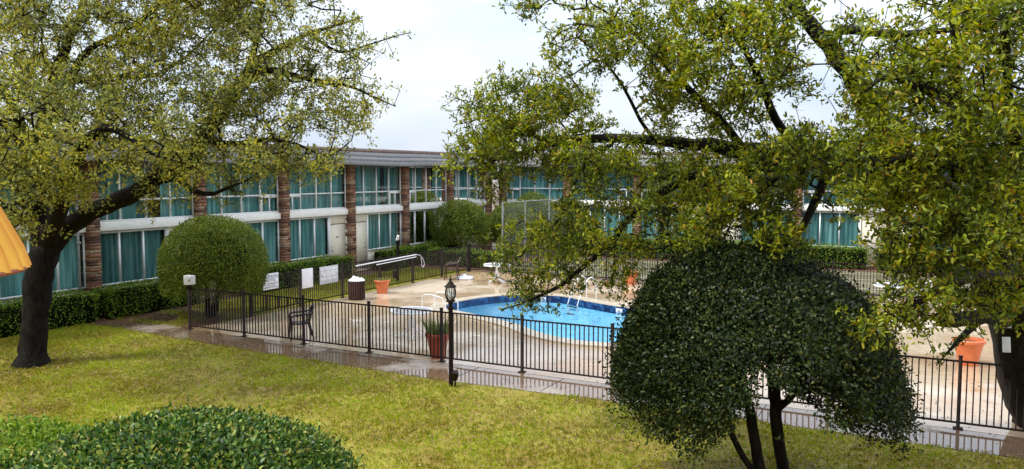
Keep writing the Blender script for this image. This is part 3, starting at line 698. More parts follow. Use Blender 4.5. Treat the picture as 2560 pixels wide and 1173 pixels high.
T2.limb([(2078, 400, 11.2, .08), (2035, 510, 11, .06), (1990, 590, 10.8, .04), (1920, 640, 10.7, .02)])
T2.limb([(1980, 412, 11.3, .06), (1880, 490, 11.2, .045), (1780, 560, 11.2, .03), (1660, 620, 11.3, .015)])
T2.limb([(1795, 427, 11.7, .05), (1740, 500, 11.7, .035), (1700, 570, 11.8, .025), (1640, 600, 11.8, .012)])
T2.limb([(1540, 595, 12.5, .02), (1535, 660, 12.5, .014), (1530, 720, 12.5, .008)])
T2.limb([(2515, 740, 12.5, .16), (2490, 610, 11.2, .12), (2440, 450, 10, .08), (2400, 250, 9.2, .05), (2380, 60, 8.8, .03), (2370, -80, 8.2, .03)])
T2.limb([(2548, 850, 12.9, .14), (2570, 660, 11, .10), (2545, 430, 9.6, .07), (2520, 210, 8.8, .045), (2510, 40, 8, .04)])
T2.limb([(2540, 810, 12.7, .13), (2460, 792, 11.9, .11), (2358, 807, 11.2, .095)])
T2.limb([(2470, 792, 12, .08), (2440, 808, 11.8, .06), (2405, 843, 11.6, .045), (2370, 880, 11.5, .015), (2340, 915, 11.5, .006)])
T2.limb([(2510, 690, 11.9, .12), (2430, 690, 10.4, .09), (2350, 720, 9.4, .06), (2280, 770, 8.9, .03)])
T2.limb([(2440, 450, 9.6, .08), (2340, 400, 9, .06), (2240, 400, 8.8, .04), (2160, 440, 8.8, .02)])
T2.limb([(2490, 610, 11, .08), (2400, 580, 9.8, .06), (2300, 590, 9.1, .04), (2220, 630, 8.9, .02)])
T2.limb([(2400, 250, 8.8, .06), (2300, 220, 8.6, .045), (2220, 190, 8.6, .03), (2160, 230, 8.6, .015)])
OAK2B = [(1330, 300, 13, 170, 110, 1.4, 1.7), (1220, 330, 13, 95, 90, 1.2, 1.6), (1190, 410, 13.1, 75, 55, 1, 1.2), (1310, 420, 13, 140, 40, 1.2, 1.2), (1240, 215, 13, 55, 40, .8, .9), (1400, 235, 12.6, 70, 65, 1.), (1215, 478, 13.1, 36, 26, .5, .9),
         (1470, 400, 12.6, 140, 70, 1.6, 1), (1600, 430, 12.1, 170, 90, 1.7, .95), (1750, 480, 11.7, 170, 105, 1.7, 1.1), (1900, 480, 11.1, 150, 125, 1.8, 1.2), (1650, 560, 11.8, 190, 65, 1.3, .9), (1800, 590, 11.2, 150, 70, 1.4, .9), (1950, 590, 10.8, 120, 55, 1.2, .8),
         (1320, 600, 12.9, 85, 50, 1, 1.4), (1420, 610, 12.7, 110, 60, 1.1, 1.5), (1300, 705, 13, 80, 45, .8, 1.3), (1260, 630, 13, 50, 36, .8), (1360, 755, 12.9, 50, 22, .5, .8), (1535, 690, 12.5, 34, 42, .5, .8), (1480, 545, 12.6, 110, 55, 1.2, 1.4), (1350, 660, 12.8, 90, 40, .8, 1.4), (1430, 690, 12.7, 60, 36, .7, 1.1), (1600, 640, 12, 40, 40, .6, .7),
         (1450, 60, 11.5, 100, 70, 1.1, .8), (1570, 90, 11, 120, 90, 1.3, 1.2), (1700, 40, 10.7, 150, 80, 1.4, 1.3), (1480, 165, 11.5, 50, 40, .7, .5), (1335, 5, 11.5, 38, 26, .5, .7), (1640, 200, 11.3, 60, 60, .9), (1400, 130, 11.6, 60, 50, .7, .6),
         (1720, 180, 11, 150, 90, 1.5, 1.4), (1790, 290, 11.2, 150, 75, 1.5, 1.4), (1640, 300, 11.7, 70, 50, 1.1, .9), (1900, 150, 10.4, 130, 120, 1.5, 1.3), (1850, 40, 10.3, 150, 80, 1.4, 1.3), (2010, 370, 10.7, 120, 80, 1.4, 1.4), (2010, 190, 10.2, 60, 60, .6, .7), (1990, 30, 10.2, 80, 50, .6, .9), (2090, 330, 10.4, 80, 60, .8), (2120, 60, 10, 90, 50, .8, .6), (2110, 120, 9.9, 40, 40, .4, .7), (2200, 270, 9.6, 60, 60, .6),
         (2270, 160, 8.9, 150, 110, 1.3, 1.7), (2450, 80, 8.6, 190, 150, 1.4, 1.7), (2300, 330, 8.9, 190, 130, 1.4, 1.7), (2490, 320, 8.7, 170, 170, 1.4, 1.7), (2200, 430, 9, 120, 95, 1.2, 1.6), (2360, 550, 9.1, 190, 115, 1.4, 1.7), (2510, 590, 8.9, 140, 150, 1.4, 1.7),
         (2260, 630, 9, 100, 75, 1, 1.5), (2420, 720, 9.3, 150, 75, 1.3, 1.6), (2280, 745, 9, 70, 55, .8, 1.3), (2540, 790, 9, 60, 50, .8, 1.2), (2330, 810, 9, 60, 30, .6, 1), (2140, 520, 9.2, 70, 60, .9, 1.1), (2210, 800, 8.9, 35, 25, .4, .8), (2600, 450, 9.5, 100, 250, 1.5), (2150, 250, 9.4, 70, 80, .7, 1.2), (2080, 470, 10, 70, 90, 1, 1.2)]
A2 = blob_points(OAK2B, 90, 11, .14)
T2.grow(A2, .22, .0, .0045, 18)
T2.mesh('trunk', M['bark2'], oak2)
C, Dd = T2.leaf_points(1, 1, .1)
P_, d_, n_, l_ = rosettes(C, Dd, 15, .09, .074)
build_leaves('crown', P_, d_, n_, l_, l_*.40, M['oakleaf2'], oak2, six=True)
NOAK2 = len(P_)
# two small plates nailed to the trunk
for (px, py, hh, lab) in ((2518, 808, .15, 'small white plate fixed high on the leaning oak trunk, above the other plate'), (2516, 862, .24, 'narrow white notice plate on the leaning oak trunk, the lower of the two')):
    c = D(px, py, 12.35); mb = MB(); mb.box((-.055, -.008, -hh/2), (.055, .008, hh/2)); o = mb.build('notice_plate', M['sign_white'], bevel=.004)
    o.location = c; o.rotation_euler = (0, R(-4), YAW-.5); tag(o, lab, 'plate')

# ------------------------------------------------------------------ clipped shrubs and hedges
M['dome_leaf'] = leaf_mat('clipped_leaf', [(0, (.03, .055, .007)), (.4, (.10, .15, .018)), (.8, (.19, .24, .028)), (1, (.28, .25, .04))], ((.6, .65, .6), (1.15, 1.1, .85)), 2.0, .2, .5, .15)
M['dark_leaf'] = leaf_mat('dark_glossy_leaf', [(0, (.006, .011, .004)), (.45, (.018, .031, .008)), (.85, (.042, .062, .014)), (1, (.10, .095, .016))], ((.6, .65, .6), (1.1, 1.1, .9)), 2.2, .12, .4, .2)
M['bush_leaf'] = leaf_mat('shiny_bush_leaf', [(0, (.008, .025, .006)), (.4, (.035, .09, .015)), (.72, (.11, .19, .03)), (.94, (.32, .34, .06)), (1, (.26, .17, .05))], ((.75, .8, .7), (1.15, 1.1, .9)), 3.0, .2, .35, .25)
M['hedge_leaf'] = leaf_mat('hedge_leaf', [(0, (.035, .075, .010)), (.4, (.11, .20, .022)), (.8, (.22, .33, .035)), (1, (.32, .37, .05))], ((.7, .75, .6), (1.1, 1.1, .9)), 2.5, .25, .5, .15)
def lump(n, amp, seed, k=5):
    """smooth random bumps over directions"""
    r2 = np.random.default_rng(seed); a = r2.normal(size=(14, 3)); a /= np.linalg.norm(a, axis=1)[:, None]; w_ = r2.uniform(.3, 1, 14)*r2.choice([-1, 1], 14)
    return amp*(w_[None]*np.exp(k*(n@a.T-1))).sum(1)
def dome(root, mat, c, rx, ry, rz_up, rz_dn, n, leaf, thick=.25, zmin=None, seed=1, amp=.09, keep=None, wd=.5, six=False, name='crown'):
    u = unit(n); lum = lump(u, amp, seed)
    depth = 1-thick*rng.random(n)**1.8; depth = np.where(rng.random(n) < .035, 1+.07*rng.random(n), depth)
    hz = np.where(u[:, 2] < 0, (1-.12*u[:, 2]**2)/np.sqrt(np.maximum(1-u[:, 2]**2, .05)), 1)
    P = np.empty((n, 3)); P[:, 0] = u[:, 0]*rx*hz; P[:, 1] = u[:, 1]*ry*hz; P[:, 2] = np.where(u[:, 2] > 0, u[:, 2]*rz_up, u[:, 2]*rz_dn)
    P = P*(depth*(1+lum))[:, None]+np.array(c)+rng.normal(size=(n, 3))*.018
    k = np.ones(n, bool)
    if zmin is not None: k &= P[:, 2] > zmin+rng.normal(size=n)*.06+.10*np.sin(np.arctan2(u[:, 1], u[:, 0])*7+seed)
    if keep is not None: k &= keep(P, u)
    P = P[k]; u = u[k]; m = len(P)
    d = unit(m)*.8+u*.5+np.array([0, 0, .2]); nr = u*.8+unit(m)*.9
    l = leaf*rng.uniform(.7, 1.25, m)
    return build_leaves(name, P, d, nr, l, l*wd, mat, root, six=six)
def core(root, c, rx, ry, rz_up, zcut=-.25, s=.74):
    mb = MB(); prof = [(rx*s*math.cos(t), rz_up*s*math.sin(t)) for t in np.linspace(zcut, math.pi/2-.02, 9)]
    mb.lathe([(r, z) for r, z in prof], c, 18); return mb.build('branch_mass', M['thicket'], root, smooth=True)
def stems(root, c, pts, mat=None):
    mb = MB()
    for p in pts: mb.tube([np.array(q[:3]) for q in p], [q[3] for q in p], 7)
    return mb.build('trunk', mat or M['bark'], root, smooth=True)

# round clipped tree by the left fence corner
c = np.array([-19.0, 16.85, 1.55]); t = empty('clipped_tree', (-19.1, 16.8, 0), label='round clipped dome tree beside the corner of the fence and the grey utility box', cat='tree')
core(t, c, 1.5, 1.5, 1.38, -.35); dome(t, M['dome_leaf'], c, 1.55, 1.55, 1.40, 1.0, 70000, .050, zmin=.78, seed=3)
stems(t, c, [[(-19.15+dx*.6, 16.8+dy*.6, 0, .09), (-19.12+dx, 16.82+dy, .5, .07), (-19.1+dx*2.2, 16.85+dy*2.2, 1.2, .05)] for dx, dy in ((-.18, .05), (.05, -.12), (.2, .12), (-.02, .22), (.28, -.05))])
# far domes in front of the corner
for (u, v, r, zt, sd, lab) in ((-20.9, 34.1, 1.42, 2.95, 5, 'green domed tree left of the chain-link fence, in front of the corner window'), (-19.3, 36.6, 1.25, 2.75, 6, 'greyish green domed tree right behind the corner post of the chain-link fence'), (-19.0, 38.4, 1.35, 3.35, 8, 'tallest domed tree behind the chain-link fence, in front of the far wing'), (-17.1, 38.7, 1.2, 3.0, 9, 'domed tree at the right end of the row behind the chain-link fence')):
    c = np.array([u, v, 1.55]); t = empty('clipped_tree', (u, v, 0), label=lab, cat='tree', group='clipped domes by the corner')
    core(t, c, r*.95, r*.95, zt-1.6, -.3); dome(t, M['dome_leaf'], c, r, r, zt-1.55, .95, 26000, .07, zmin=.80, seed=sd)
    stems(t, c, [[(u+dx*.5, v+dy*.5, 0, .06), (u+dx, v+dy, .7, .05), (u+dx*2, v+dy*2, 1.2, .04)] for dx, dy in ((-.2, 0), (.1, -.15), (.2, .1))])

# clipped tree in the foreground, right: hollow umbrella on dark stems
bd = 10.7; base = D(1930, 1215, bd); base[2] = 0
t = empty('clipped_tree', base, label='large dark clipped tree in the foreground with several stems, in front of the railing', cat='tree')
cc = D(1893, 905, bd+.1); rgt = np.array([_c, _s, 0]); fwd = np.array([-_s, _c, 0])
def umbrella(n, leaf, mat, thick, keepf, name):
    u = unit(n); lum = lump(u, .09, 21, 6)+lump(u, .07, 77, 16)
    hz = np.where(u[:, 2] < 0, (1-.10*u[:, 2]**2)/np.sqrt(np.maximum(1-u[:, 2]**2, .05)), 1)[:, None]
    up_ = np.maximum(u[:, 2:3], 0); sq = 1-np.where(u[:, :1] < 0, .11, .0)*up_**.7*(1-up_**2)*1.6
    P = u[:, :1]*hz*sq*rgt*np.where(u[:, :1] < 0, 1.95, 1.80)+u[:, 1:2]*hz*sq*fwd*1.75; P[:, 2] = np.where(u[:, 2] > 0, u[:, 2]*1.45, u[:, 2]*1.35)
    dep = 1-thick*rng.random(n)**1.5; dep = np.where(rng.random(n) < .03, 1+.08*rng.random(n), dep)
    P = P*(dep*(1+lum))[:, None]+cc+rng.normal(size=(n, 3))*.02
    k = keepf(P, u); P = P[k]; u = u[k]; m = len(P)
    d = unit(m)*.8+u*.4+np.array([0, 0, -.05]); nr = u+unit(m)*.6; l = leaf*rng.uniform(.7, 1.25, m)
    return P, d, nr, l
def kf(P, u):
    px, py, _ = proj(P)
    front = u[:, 1] < .1; ang = np.arctan2(u[:, 0], -u[:, 1])
    # hanging skirt: long at both sides, drawn up over the stems
    r2 = np.random.default_rng(4)
    a = u[:, 0]/np.sqrt(u[:, 0]**2+u[:, 1]**2+1e-6)*np.clip(np.sqrt(u[:, 0]**2+u[:, 1]**2)*1.4, 0, 1)
    zf = np.interp(a, [-1, -.85, -.65, -.50, -.38, -.2, .1, .3, .5, .7, .88, 1], [1.2, .98, .93, 1.05, 1.5, 1.86, 1.92, 1.80, 1.5, 1.1, .95, 1.15])
    zb = np.interp(a, [-1, -.5, -.2, 0, .3, .6, 1], [1.1, 1.05, 1.6, 1.75, 1.55, 1.05, 1.1])
    t_ = np.clip(u[:, 1]/np.sqrt(u[:, 0]**2+u[:, 1]**2+1e-6)*1.6+.5, 0, 1)
    zlow = zf*(1-t_)+zb*t_+.09*np.sin(a*23)+.06*np.sin(a*51+1)
    k = P[:, 2] > zlow+rng.normal(size=len(P))*.09+.12*np.sin(P[:, 0]*9+P[:, 2]*5)*np.sin(P[:, 1]*8)
    # ragged thin foliage above the stems
    thin = (a > -.35) & (a < .6) & (P[:, 2] < 2.15) & (np.sin(P[:, 0]*8+1)*np.sin(P[:, 2]*9+P[:, 1]*6) > -.1) & (rng.random(len(P)) < .75)
    thin2 = (P[:, 2] < 1.6) & (rng.random(len(P)) < .12)
    low = (a > -.2) & (a < .62) & (P[:, 2] > 1.2) & (np.sin(P[:, 0]*6+1)*np.sin(P[:, 2]*7+P[:, 1]*3) > .45) & (rng.random(len(P)) < .16)
    return (k & ~thin & ~thin2) | low
P_, d_, n_, l_ = umbrella(230000, .050, M['dark_leaf'], .42, kf, 'crown')
build_leaves('crown', P_, d_, n_, l_, l_*.55, M['dark_leaf'], t, six=True)
def st(pts): return [(*D(p[0], p[1], p[2]), p[3]) for p in pts]
TS = Tree()
for q in ([(1915, 1225, 10.7, .085), (1893, 1140, 10.7, .075), (1880, 1060, 10.7, .07), (1862, 985, 10.7, .06), (1815, 915, 10.7, .055), (1790, 850, 10.6, .04), (1740, 790, 10.5, .02)],
          [(1968, 1225, 10.8, .085), (1950, 1130, 10.8, .08), (1940, 1040, 10.8, .08), (1932, 950, 10.8, .075), (1930, 860, 10.9, .05), (1960, 760, 11, .025)],
          [(1905, 1205, 10.6, .045), (1860, 1145, 10.5, .042), (1828, 1080, 10.4, .04), (1812, 1020, 10.3, .036), (1785, 985, 10.3, .03), (1765, 900, 10.3, .02)],
          [(1938, 1030, 10.8, .05), (1985, 985, 10.9, .045), (2015, 940, 11, .04), (2040, 880, 11.1, .03), (2100, 800, 11.2, .015)],
          [(1862, 985, 10.7, .035), (1810, 975, 10.7, .03), (1770, 1000, 10.6, .02), (1700, 960, 10.4, .012)],
          [(1932, 900, 10.8, .04), (1880, 830, 10.8, .03), (1850, 760, 10.8, .02)],
          [(1790, 850, 10.6, .03), (1700, 830, 10.3, .02), (1640, 800, 10.1, .01)],
          [(2040, 880, 11.1, .025), (2130, 880, 11.3, .018), (2190, 850, 11.5, .01)]):
    TS.limb(q)
pick = P_[rng.choice(len(P_), 420, replace=False)]
TS.grow(pick*.0+pick*.93+cc*.07, .2, .02, .0035, 10); TS.mesh('trunk', M['bark'], t)

# near bush at the lower left edge, taller than a man, seen from above
bc = D(445, 1262, 6.55); t = empty('round_bush', (bc[0], bc[1], 0), label='big rounded bush of shiny two-tone leaves at the bottom left, nearest to the window', cat='bush')
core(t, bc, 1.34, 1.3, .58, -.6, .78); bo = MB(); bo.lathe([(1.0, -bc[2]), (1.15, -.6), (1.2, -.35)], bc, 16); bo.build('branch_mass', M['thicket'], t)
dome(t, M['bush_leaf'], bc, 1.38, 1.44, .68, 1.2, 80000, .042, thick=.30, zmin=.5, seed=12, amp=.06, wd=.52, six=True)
bc2 = D(20, 1240, 7.4); t = empty('low_shrub', (bc2[0], bc2[1], 0), label='low loose green shrub at the left edge behind the big rounded bush', cat='bush')
core(t, bc2, .85, .85, .42, -.6, .7); dome(t, M['hedge_leaf'], bc2, 1.0, 1.1, .66, 1.2, 16000, .05, thick=.3, zmin=.2, seed=13, amp=.16)

def hedge(label, a, b, h, n, leaf=.06, ends=True, mat='hedge_leaf'):
    """clipped hedge filling the box a..b up to h"""
    root = empty('hedge', ((a[0]+b[0])/2, (a[1]+b[1])/2, 0), label=label, cat='hedge')
    MB().box((a[0]+.1, a[1]+.1, .0), (b[0]-.1, b[1]-.1, h-.11)).build('branch_mass', M['thicket'], root)
    lx, ly = b[0]-a[0], b[1]-a[1]; areas = np.array([lx*ly, lx*h, lx*h, ly*h, ly*h]); f = rng.choice(5, n, p=areas/areas.sum())
    r = rng.random((n, 2)); P = np.empty((n, 3)); Nn = np.zeros((n, 3))
    X = a[0]+r[:, 0]*lx; Y = a[1]+r[:, 0]*ly; Y2 = a[1]+r[:, 1]*ly; Z = r[:, 1]*h
    P[:] = np.stack([X, Y2, np.full(n, h)], 1); Nn[:] = (0, 0, 1)
    for i, (ax, val, sg) in enumerate([(1, a[1], -1), (1, b[1], 1), (0, a[0], -1), (0, b[0], 1)], 1):
        k = f == i; P[k, ax] = val; P[k, 1-ax] = (X if ax == 1 else Y)[k]; P[k, 2] = Z[k]; Nn[k] = 0; Nn[k, ax] = sg
    bump = .05*np.sin(P[:, 0]*3.1+P[:, 1]*2.3)+.04*np.sin(P[:, 0]*7.1-P[:, 1]*5.7)+.03*np.sin(P[:, 2]*9+P[:, 1]*4)
    P = P+Nn*(bump-rng.random(n)**1.6*.13)[:, None]+rng.normal(size=(n, 3))*.025
    P[:, 2] = np.maximum(P[:, 2], .06)
    l = leaf*rng.uniform(.7, 1.25, n)
    build_leaves('foliage', P, unit(n)*.8+Nn*.5+np.array([0, 0, .2]), Nn+unit(n)*.6, l, l*.52, M[mat], root)
    return root
hedge('dark clipped hedge under the windows behind the big oak trunk, at the left edge', (-22.15, 8.0), (-21.25, 14.75), .86, 9000)
hedge('clipped hedge under the window between the brown pillar and the round clipped tree', (-22.2, 15.1), (-21.3, 18.55), .86, 7000)
hedge('bright clipped hedge under the windows behind the three signs', (-22.15, 20.3), (-21.2, 26.2), .88, 9000)
hedge('clipped hedge under the windows behind the lamp pole and the white pool poles', (-22.2, 28.55), (-21.3, 35.2), .88, 8000)
hedge('low dark hedge along the mulch behind the brown chair', (-21.0, 31.2), (-17.6, 32.1), .72, 5000)
for (x0, x1, lab) in ((-16.2, -10.6, 'far hedge behind the court, left end, under the far wing'), (-10.2, -2.6, 'far hedge behind the court, middle stretch, above the orange pot'), (-2.2, 6.5, 'far hedge behind the court, right end, seen past the foreground clipped tree')):
    hedge(lab, (x0, 38.6), (x1, 39.7), .95, int(1000*(x1-x0)), .075)

# ------------------------------------------------------------------ grass and fallen leaves on the lawn
def inview(P, m=250):
    px, py, d = proj(P); return (d > 3) & (px > -m) & (px < 2560+m) & (py > 300) & (py < 1173+m)
def edge_v(u): return np.interp(u, [-40, -21.6, -19.4, -14, -9, -4, 3, 12], [11, 14.35, 14.3, 13.9, 13.75, 14.02, 13.92, 13.9])
def patch(P, s, seed):
    r2 = np.random.default_rng(seed); v = np.zeros(len(P))
    for i in range(9):
        k = r2.normal(size=2)*s*(1+i*.35); v += np.sin(P[:, 0]*k[0]+P[:, 1]*k[1]+r2.uniform(0, 6.3))/(1+i*.25)
    return v/2.2
M['grass'] = leaf_mat('grass_blade', [(0, (.12, .165, .005)), (.4, (.24, .285, .008)), (.8, (.35, .37, .012)), (1, (.36, .21, .03))], ((.75, .62, .6), (1.1, 1.25, .8)), .9, .3, .6, .25, .8)
def grass(name, label, region, n, seed, hgt, thr):
    lo, hi = region; P = np.stack([rng.uniform(lo[0], hi[0], n), rng.uniform(lo[1], hi[1], n), np.zeros(n)], 1)
    return P
n = 200000
P = np.stack([rng.uniform(-30, 5, n), rng.uniform(3, 14.5, n), np.full(n, -.012)], 1)
P = P[inview(P)]; P = P[P[:, 1] < edge_v(P[:, 0])+.06*np.sin(P[:, 0]*4)+.04*np.sin(P[:, 0]*11)+rng.normal(size=len(P))*.03]
pt = patch(P, .9, 5); P = P[rng.random(len(P)) < np.clip(.75+.35*pt, .22, 1)]
P2 = np.stack([rng.uniform(-21.1, -18.15, 14000), rng.uniform(17.6, 30.2, 14000), np.full(14000, -.012)], 1); P = np.concatenate([P, P2])
P3 = np.stack([rng.uniform(-21.5, -18.1, 2600), rng.uniform(15.2, 17.4, 2600), np.full(2600, -.02)], 1); P3 = P3[(patch(P3, 1.5, 8) > .1)]; P = np.concatenate([P, P3])
P = np.repeat(P, 3, 0); m = len(P); P = P+np.concatenate([rng.normal(size=(m, 2))*.018, np.zeros((m, 1))], 1)
d = unit(m)*.75; d[:, 2] = np.abs(d[:, 2])+.35; l = rng.uniform(.03, .075, m)
tag(build_leaves('grass', P, d, unit(m), l, l*.16+.004, M['grass']), 'short yellow green grass of the lawn in front of the wet path', 'grass', kind='stuff')
M['fallen'] = leaf_mat('fallen_leaf', [(0, (.05, .022, .012)), (.4, (.14, .065, .025)), (.75, (.26, .15, .06)), (1, (.42, .30, .15))], ((.8, .8, .8), (1.1, 1.1, 1.)), 1.5, .05, .55, .4)
n = 80000
P = np.stack([rng.uniform(-30, 5, n), rng.uniform(3, 14.6, n), np.full(n, .012)], 1); P = P[inview(P, 150)]; P = P[P[:, 1] < edge_v(P[:, 0])+.12]
pt = patch(P, .8, 31); P = P[rng.random(len(P)) < np.clip(.30-.35*pt+.25*np.clip((P[:, 0]+6)/6, 0, 1), .05, 1)]
PX = [P]
for (x0, x1, y0, y1, k, z) in ((-18, -13.4, 27.2, 30, 1500, .012), (-22.5, -18.2, 14.6, 18, 1100, -.012), (-23, -17.7, 30.5, 33.5, 600, .0), (-1.5, 5, 14, 20, 420, .01), (-18, -1, 14, 15.1, 220, .004), (-13.5, -2, 15.2, 18.2, 120, .008), (-17, 8, 26.5, 30, 160, .008)):
    PX.append(np.stack([rng.uniform(x0, x1, k), rng.uniform(y0, y1, k), np.full(k, z)], 1))
for (cx, cy, rr, k) in ((-18.1, 10.9, 1.3, 1500), (base[0], base[1], 2.0, 1600)):
    q = rng.uniform(0, 6.28, k); t_ = rr*rng.random(k)**.8; PX.append(np.stack([cx+t_*np.cos(q), cy+t_*np.sin(q), np.full(k, .014)], 1))
P = np.concatenate(PX); m = len(P); d = unit(m); d[:, 2] *= .25; nr = unit(m)*.45+np.array([0, 0, 1]); l = rng.uniform(.035, .07, m)
tag(build_leaves('fallen_leaves', P, d, nr, l, l*.5, M['fallen']), 'brown fallen leaves scattered over the lawn and the wet paving', 'leaves', kind='stuff')

# ------------------------------------------------------------------ pool furniture
def ladder():
    o = np.array([-10.55, 25.08, 0]); wd = np.array([-.42, -.9, 0]); wd /= np.linalg.norm(wd); sd = np.array([-wd[1], wd[0], 0])
    root = empty('pool_ladder', o, label='white tubular pool ladder with rungs going into the water at the far edge', cat='ladder')
    for s in (-.24, .24):
        b = o+sd*s
        pts = [b-wd*.42+np.array([0, 0, 0]), b-wd*.42+np.array([0, 0, .45]), b-wd*.36+np.array([0, 0, .66]), b-wd*.22+np.array([0, 0, .76]), b-wd*.05+np.array([0, 0, .72]), b+wd*.12+np.array([0, 0, .5]), b+wd*.36+np.array([0, 0, .05]), b+wd*.44+np.array([0, 0, -.15]), b+wd*.46+np.array([0, 0, -1.0])]
        MB().tube(pts, .018, 8).build('rail', M['white_plastic'], root, smooth=True)
    for z in (-.22, -.48, -.74, -.98):
        q = o+wd*.455+np.array([0, 0, z]); MB().tube([q-sd*.24, q+sd*.24], .026, 6).build('rung', M['iron'], root)
ladder()
root = empty('handrail', (-14.1, 21.1, 0), label='white looped handrail at the left tip of the pool, behind the lamp post', cat='handrail')
for s in (0, .55):
    b = np.array([-14.15+.2*s, 20.75+s, 0])
    MB().tube([b, b+np.array([0, 0, .38]), b+np.array([.08, 0, .48]), b+np.array([.35, 0, .50]), b+np.array([.75, 0, .42]), b+np.array([.86, 0, .2]), b+np.array([.86, 0, -.3])], .019, 8).build('rail', M['white_plastic'], root, smooth=True)
# depth markers in the tile band: they belong to the pool wall
def marker(px, txt, lab):
    # point of the far wall under this pixel column
    W3 = np.array([[x, y, -.105] for x, y in POOL_W]); qx, qy, qd = proj(W3)
    idx = [i for i in range(len(W3)) if abs(qx[i]-px) < 30]; i = max(idx, key=lambda i: qd[i]); j = (i+1) % len(W3)
    t = (W3[j]-W3[i])[:2]; t /= np.linalg.norm(t); ce = np.array([*POOL_W.mean(0)]); nrm = np.array([-t[1], t[0]])
    if np.dot(ce-W3[i][:2], nrm) < 0: nrm = -nrm
    k = (px-qx[i])/(qx[j]-qx[i]+1e-9); q = W3[i]+(W3[j]-W3[i])*k
    ax = np.array([-nrm[1], nrm[0], 0.]) ; nz3 = np.array([nrm[0], nrm[1], 0.]); up = np.array([0, 0, 1.])
    root = empty('depth_marker', q, label=lab, cat='sign')
    c0 = q+nz3*.006; mb = MB(); V = []
    for o in (0, .006):
        for a, b in ((-.13, -.085), (.13, -.085), (.13, .085), (-.13, .085)): V.append(c0+ax*a+up*b+nz3*o)
    mb.add(V, [(0, 3, 2, 1), (4, 5, 6, 7), (0, 1, 5, 4), (1, 2, 6, 5), (2, 3, 7, 6), (3, 0, 4, 7)]); mb.build('tile', M['sign_white'], root)
    me = text_mesh(txt, .17, .004); V = np.zeros(len(me.vertices)*3); me.vertices.foreach_get('co', V); V = V.reshape(-1, 3)
    V2 = (c0-q)+nz3*.008+V[:, :1]*ax+V[:, 1:2]*up+V[:, 2:]*nz3; me.vertices.foreach_set('co', V2.ravel()); link('numeral', me, M['ink'], root)
marker(1357, '3', 'white tile with the depth figure 3 on the far pool wall')
marker(1548, '4', 'white tile with the depth figure 4 on the far pool wall, right of the ladder')

# tables
def table(r=.55, h=.70):
    root = empty('patio_table', (0, 0, 0), cat='table')
    m = MB(); n = 40
    V = []; 
    for k in range(n):
        q = 2*math.pi*k/n
        for rr, z in ((r-.05, h-.02), (r, h-.035), (r+.012, h-.005), (r, h+.02), (r-.05, h+.01)): V.append((rr*math.cos(q), rr*math.sin(q), z))
    m.add(V, [(k*5+i, k*5+(i+1) % 5, ((k+1) % n)*5+(i+1) % 5, ((k+1) % n)*5+i) for k in range(n) for i in range(5)])
    m.build('rim', M['white_plastic'], root, smooth=True)
    m = MB(); m.add([((r-.049)*math.cos(2*math.pi*k/n), (r-.049)*math.sin(2*math.pi*k/n), h) for k in range(n)], [tuple(range(n))]); m.build('table_top', M['tabletop'], root)
    MB().tube([(0, 0, .22), (0, 0, h-.02)], .045, 10).build('pedestal', M['white_plastic'], root, smooth=True)
    m = MB().box((-r+.06, -.02, h-.03), (r-.06, .02, h-.006)); m.box((-.02, -r+.06, h-.032), (.02, r-.06, h-.008)); m.build('cross_bar', M['white_plastic'], root)
    for k in range(4):
        q = math.pi/4+k*math.pi/2+.2; c, s = math.cos(q), math.sin(q)
        MB().tube([(c*.05, s*.05, .45), (c*.07, s*.07, .28), (c*.14, s*.14, .14), (c*.28, s*.28, .06), (c*.46, s*.46, .015)], [.02, .024, .024, .022, .02], 8).build('leg', M['white_plastic'], root, smooth=True)
    return root
t1 = table(); g = 'round patio tables'; t1['group'] = g
place(t1, (-15.15, 27.4, 0), .25, 'white round patio table with a pedestal, on the deck in front of the chain-link fence')
t2 = place(copy_tree(t1), (-12.0, 17.1, 0), -.35, 'round glass patio table with thin white legs close behind the front railing')
t3 = place(copy_tree(t1), (-1.15, 28.2, 0), .8, 'white patio table at the right, seen past the clipped tree against the far railing')

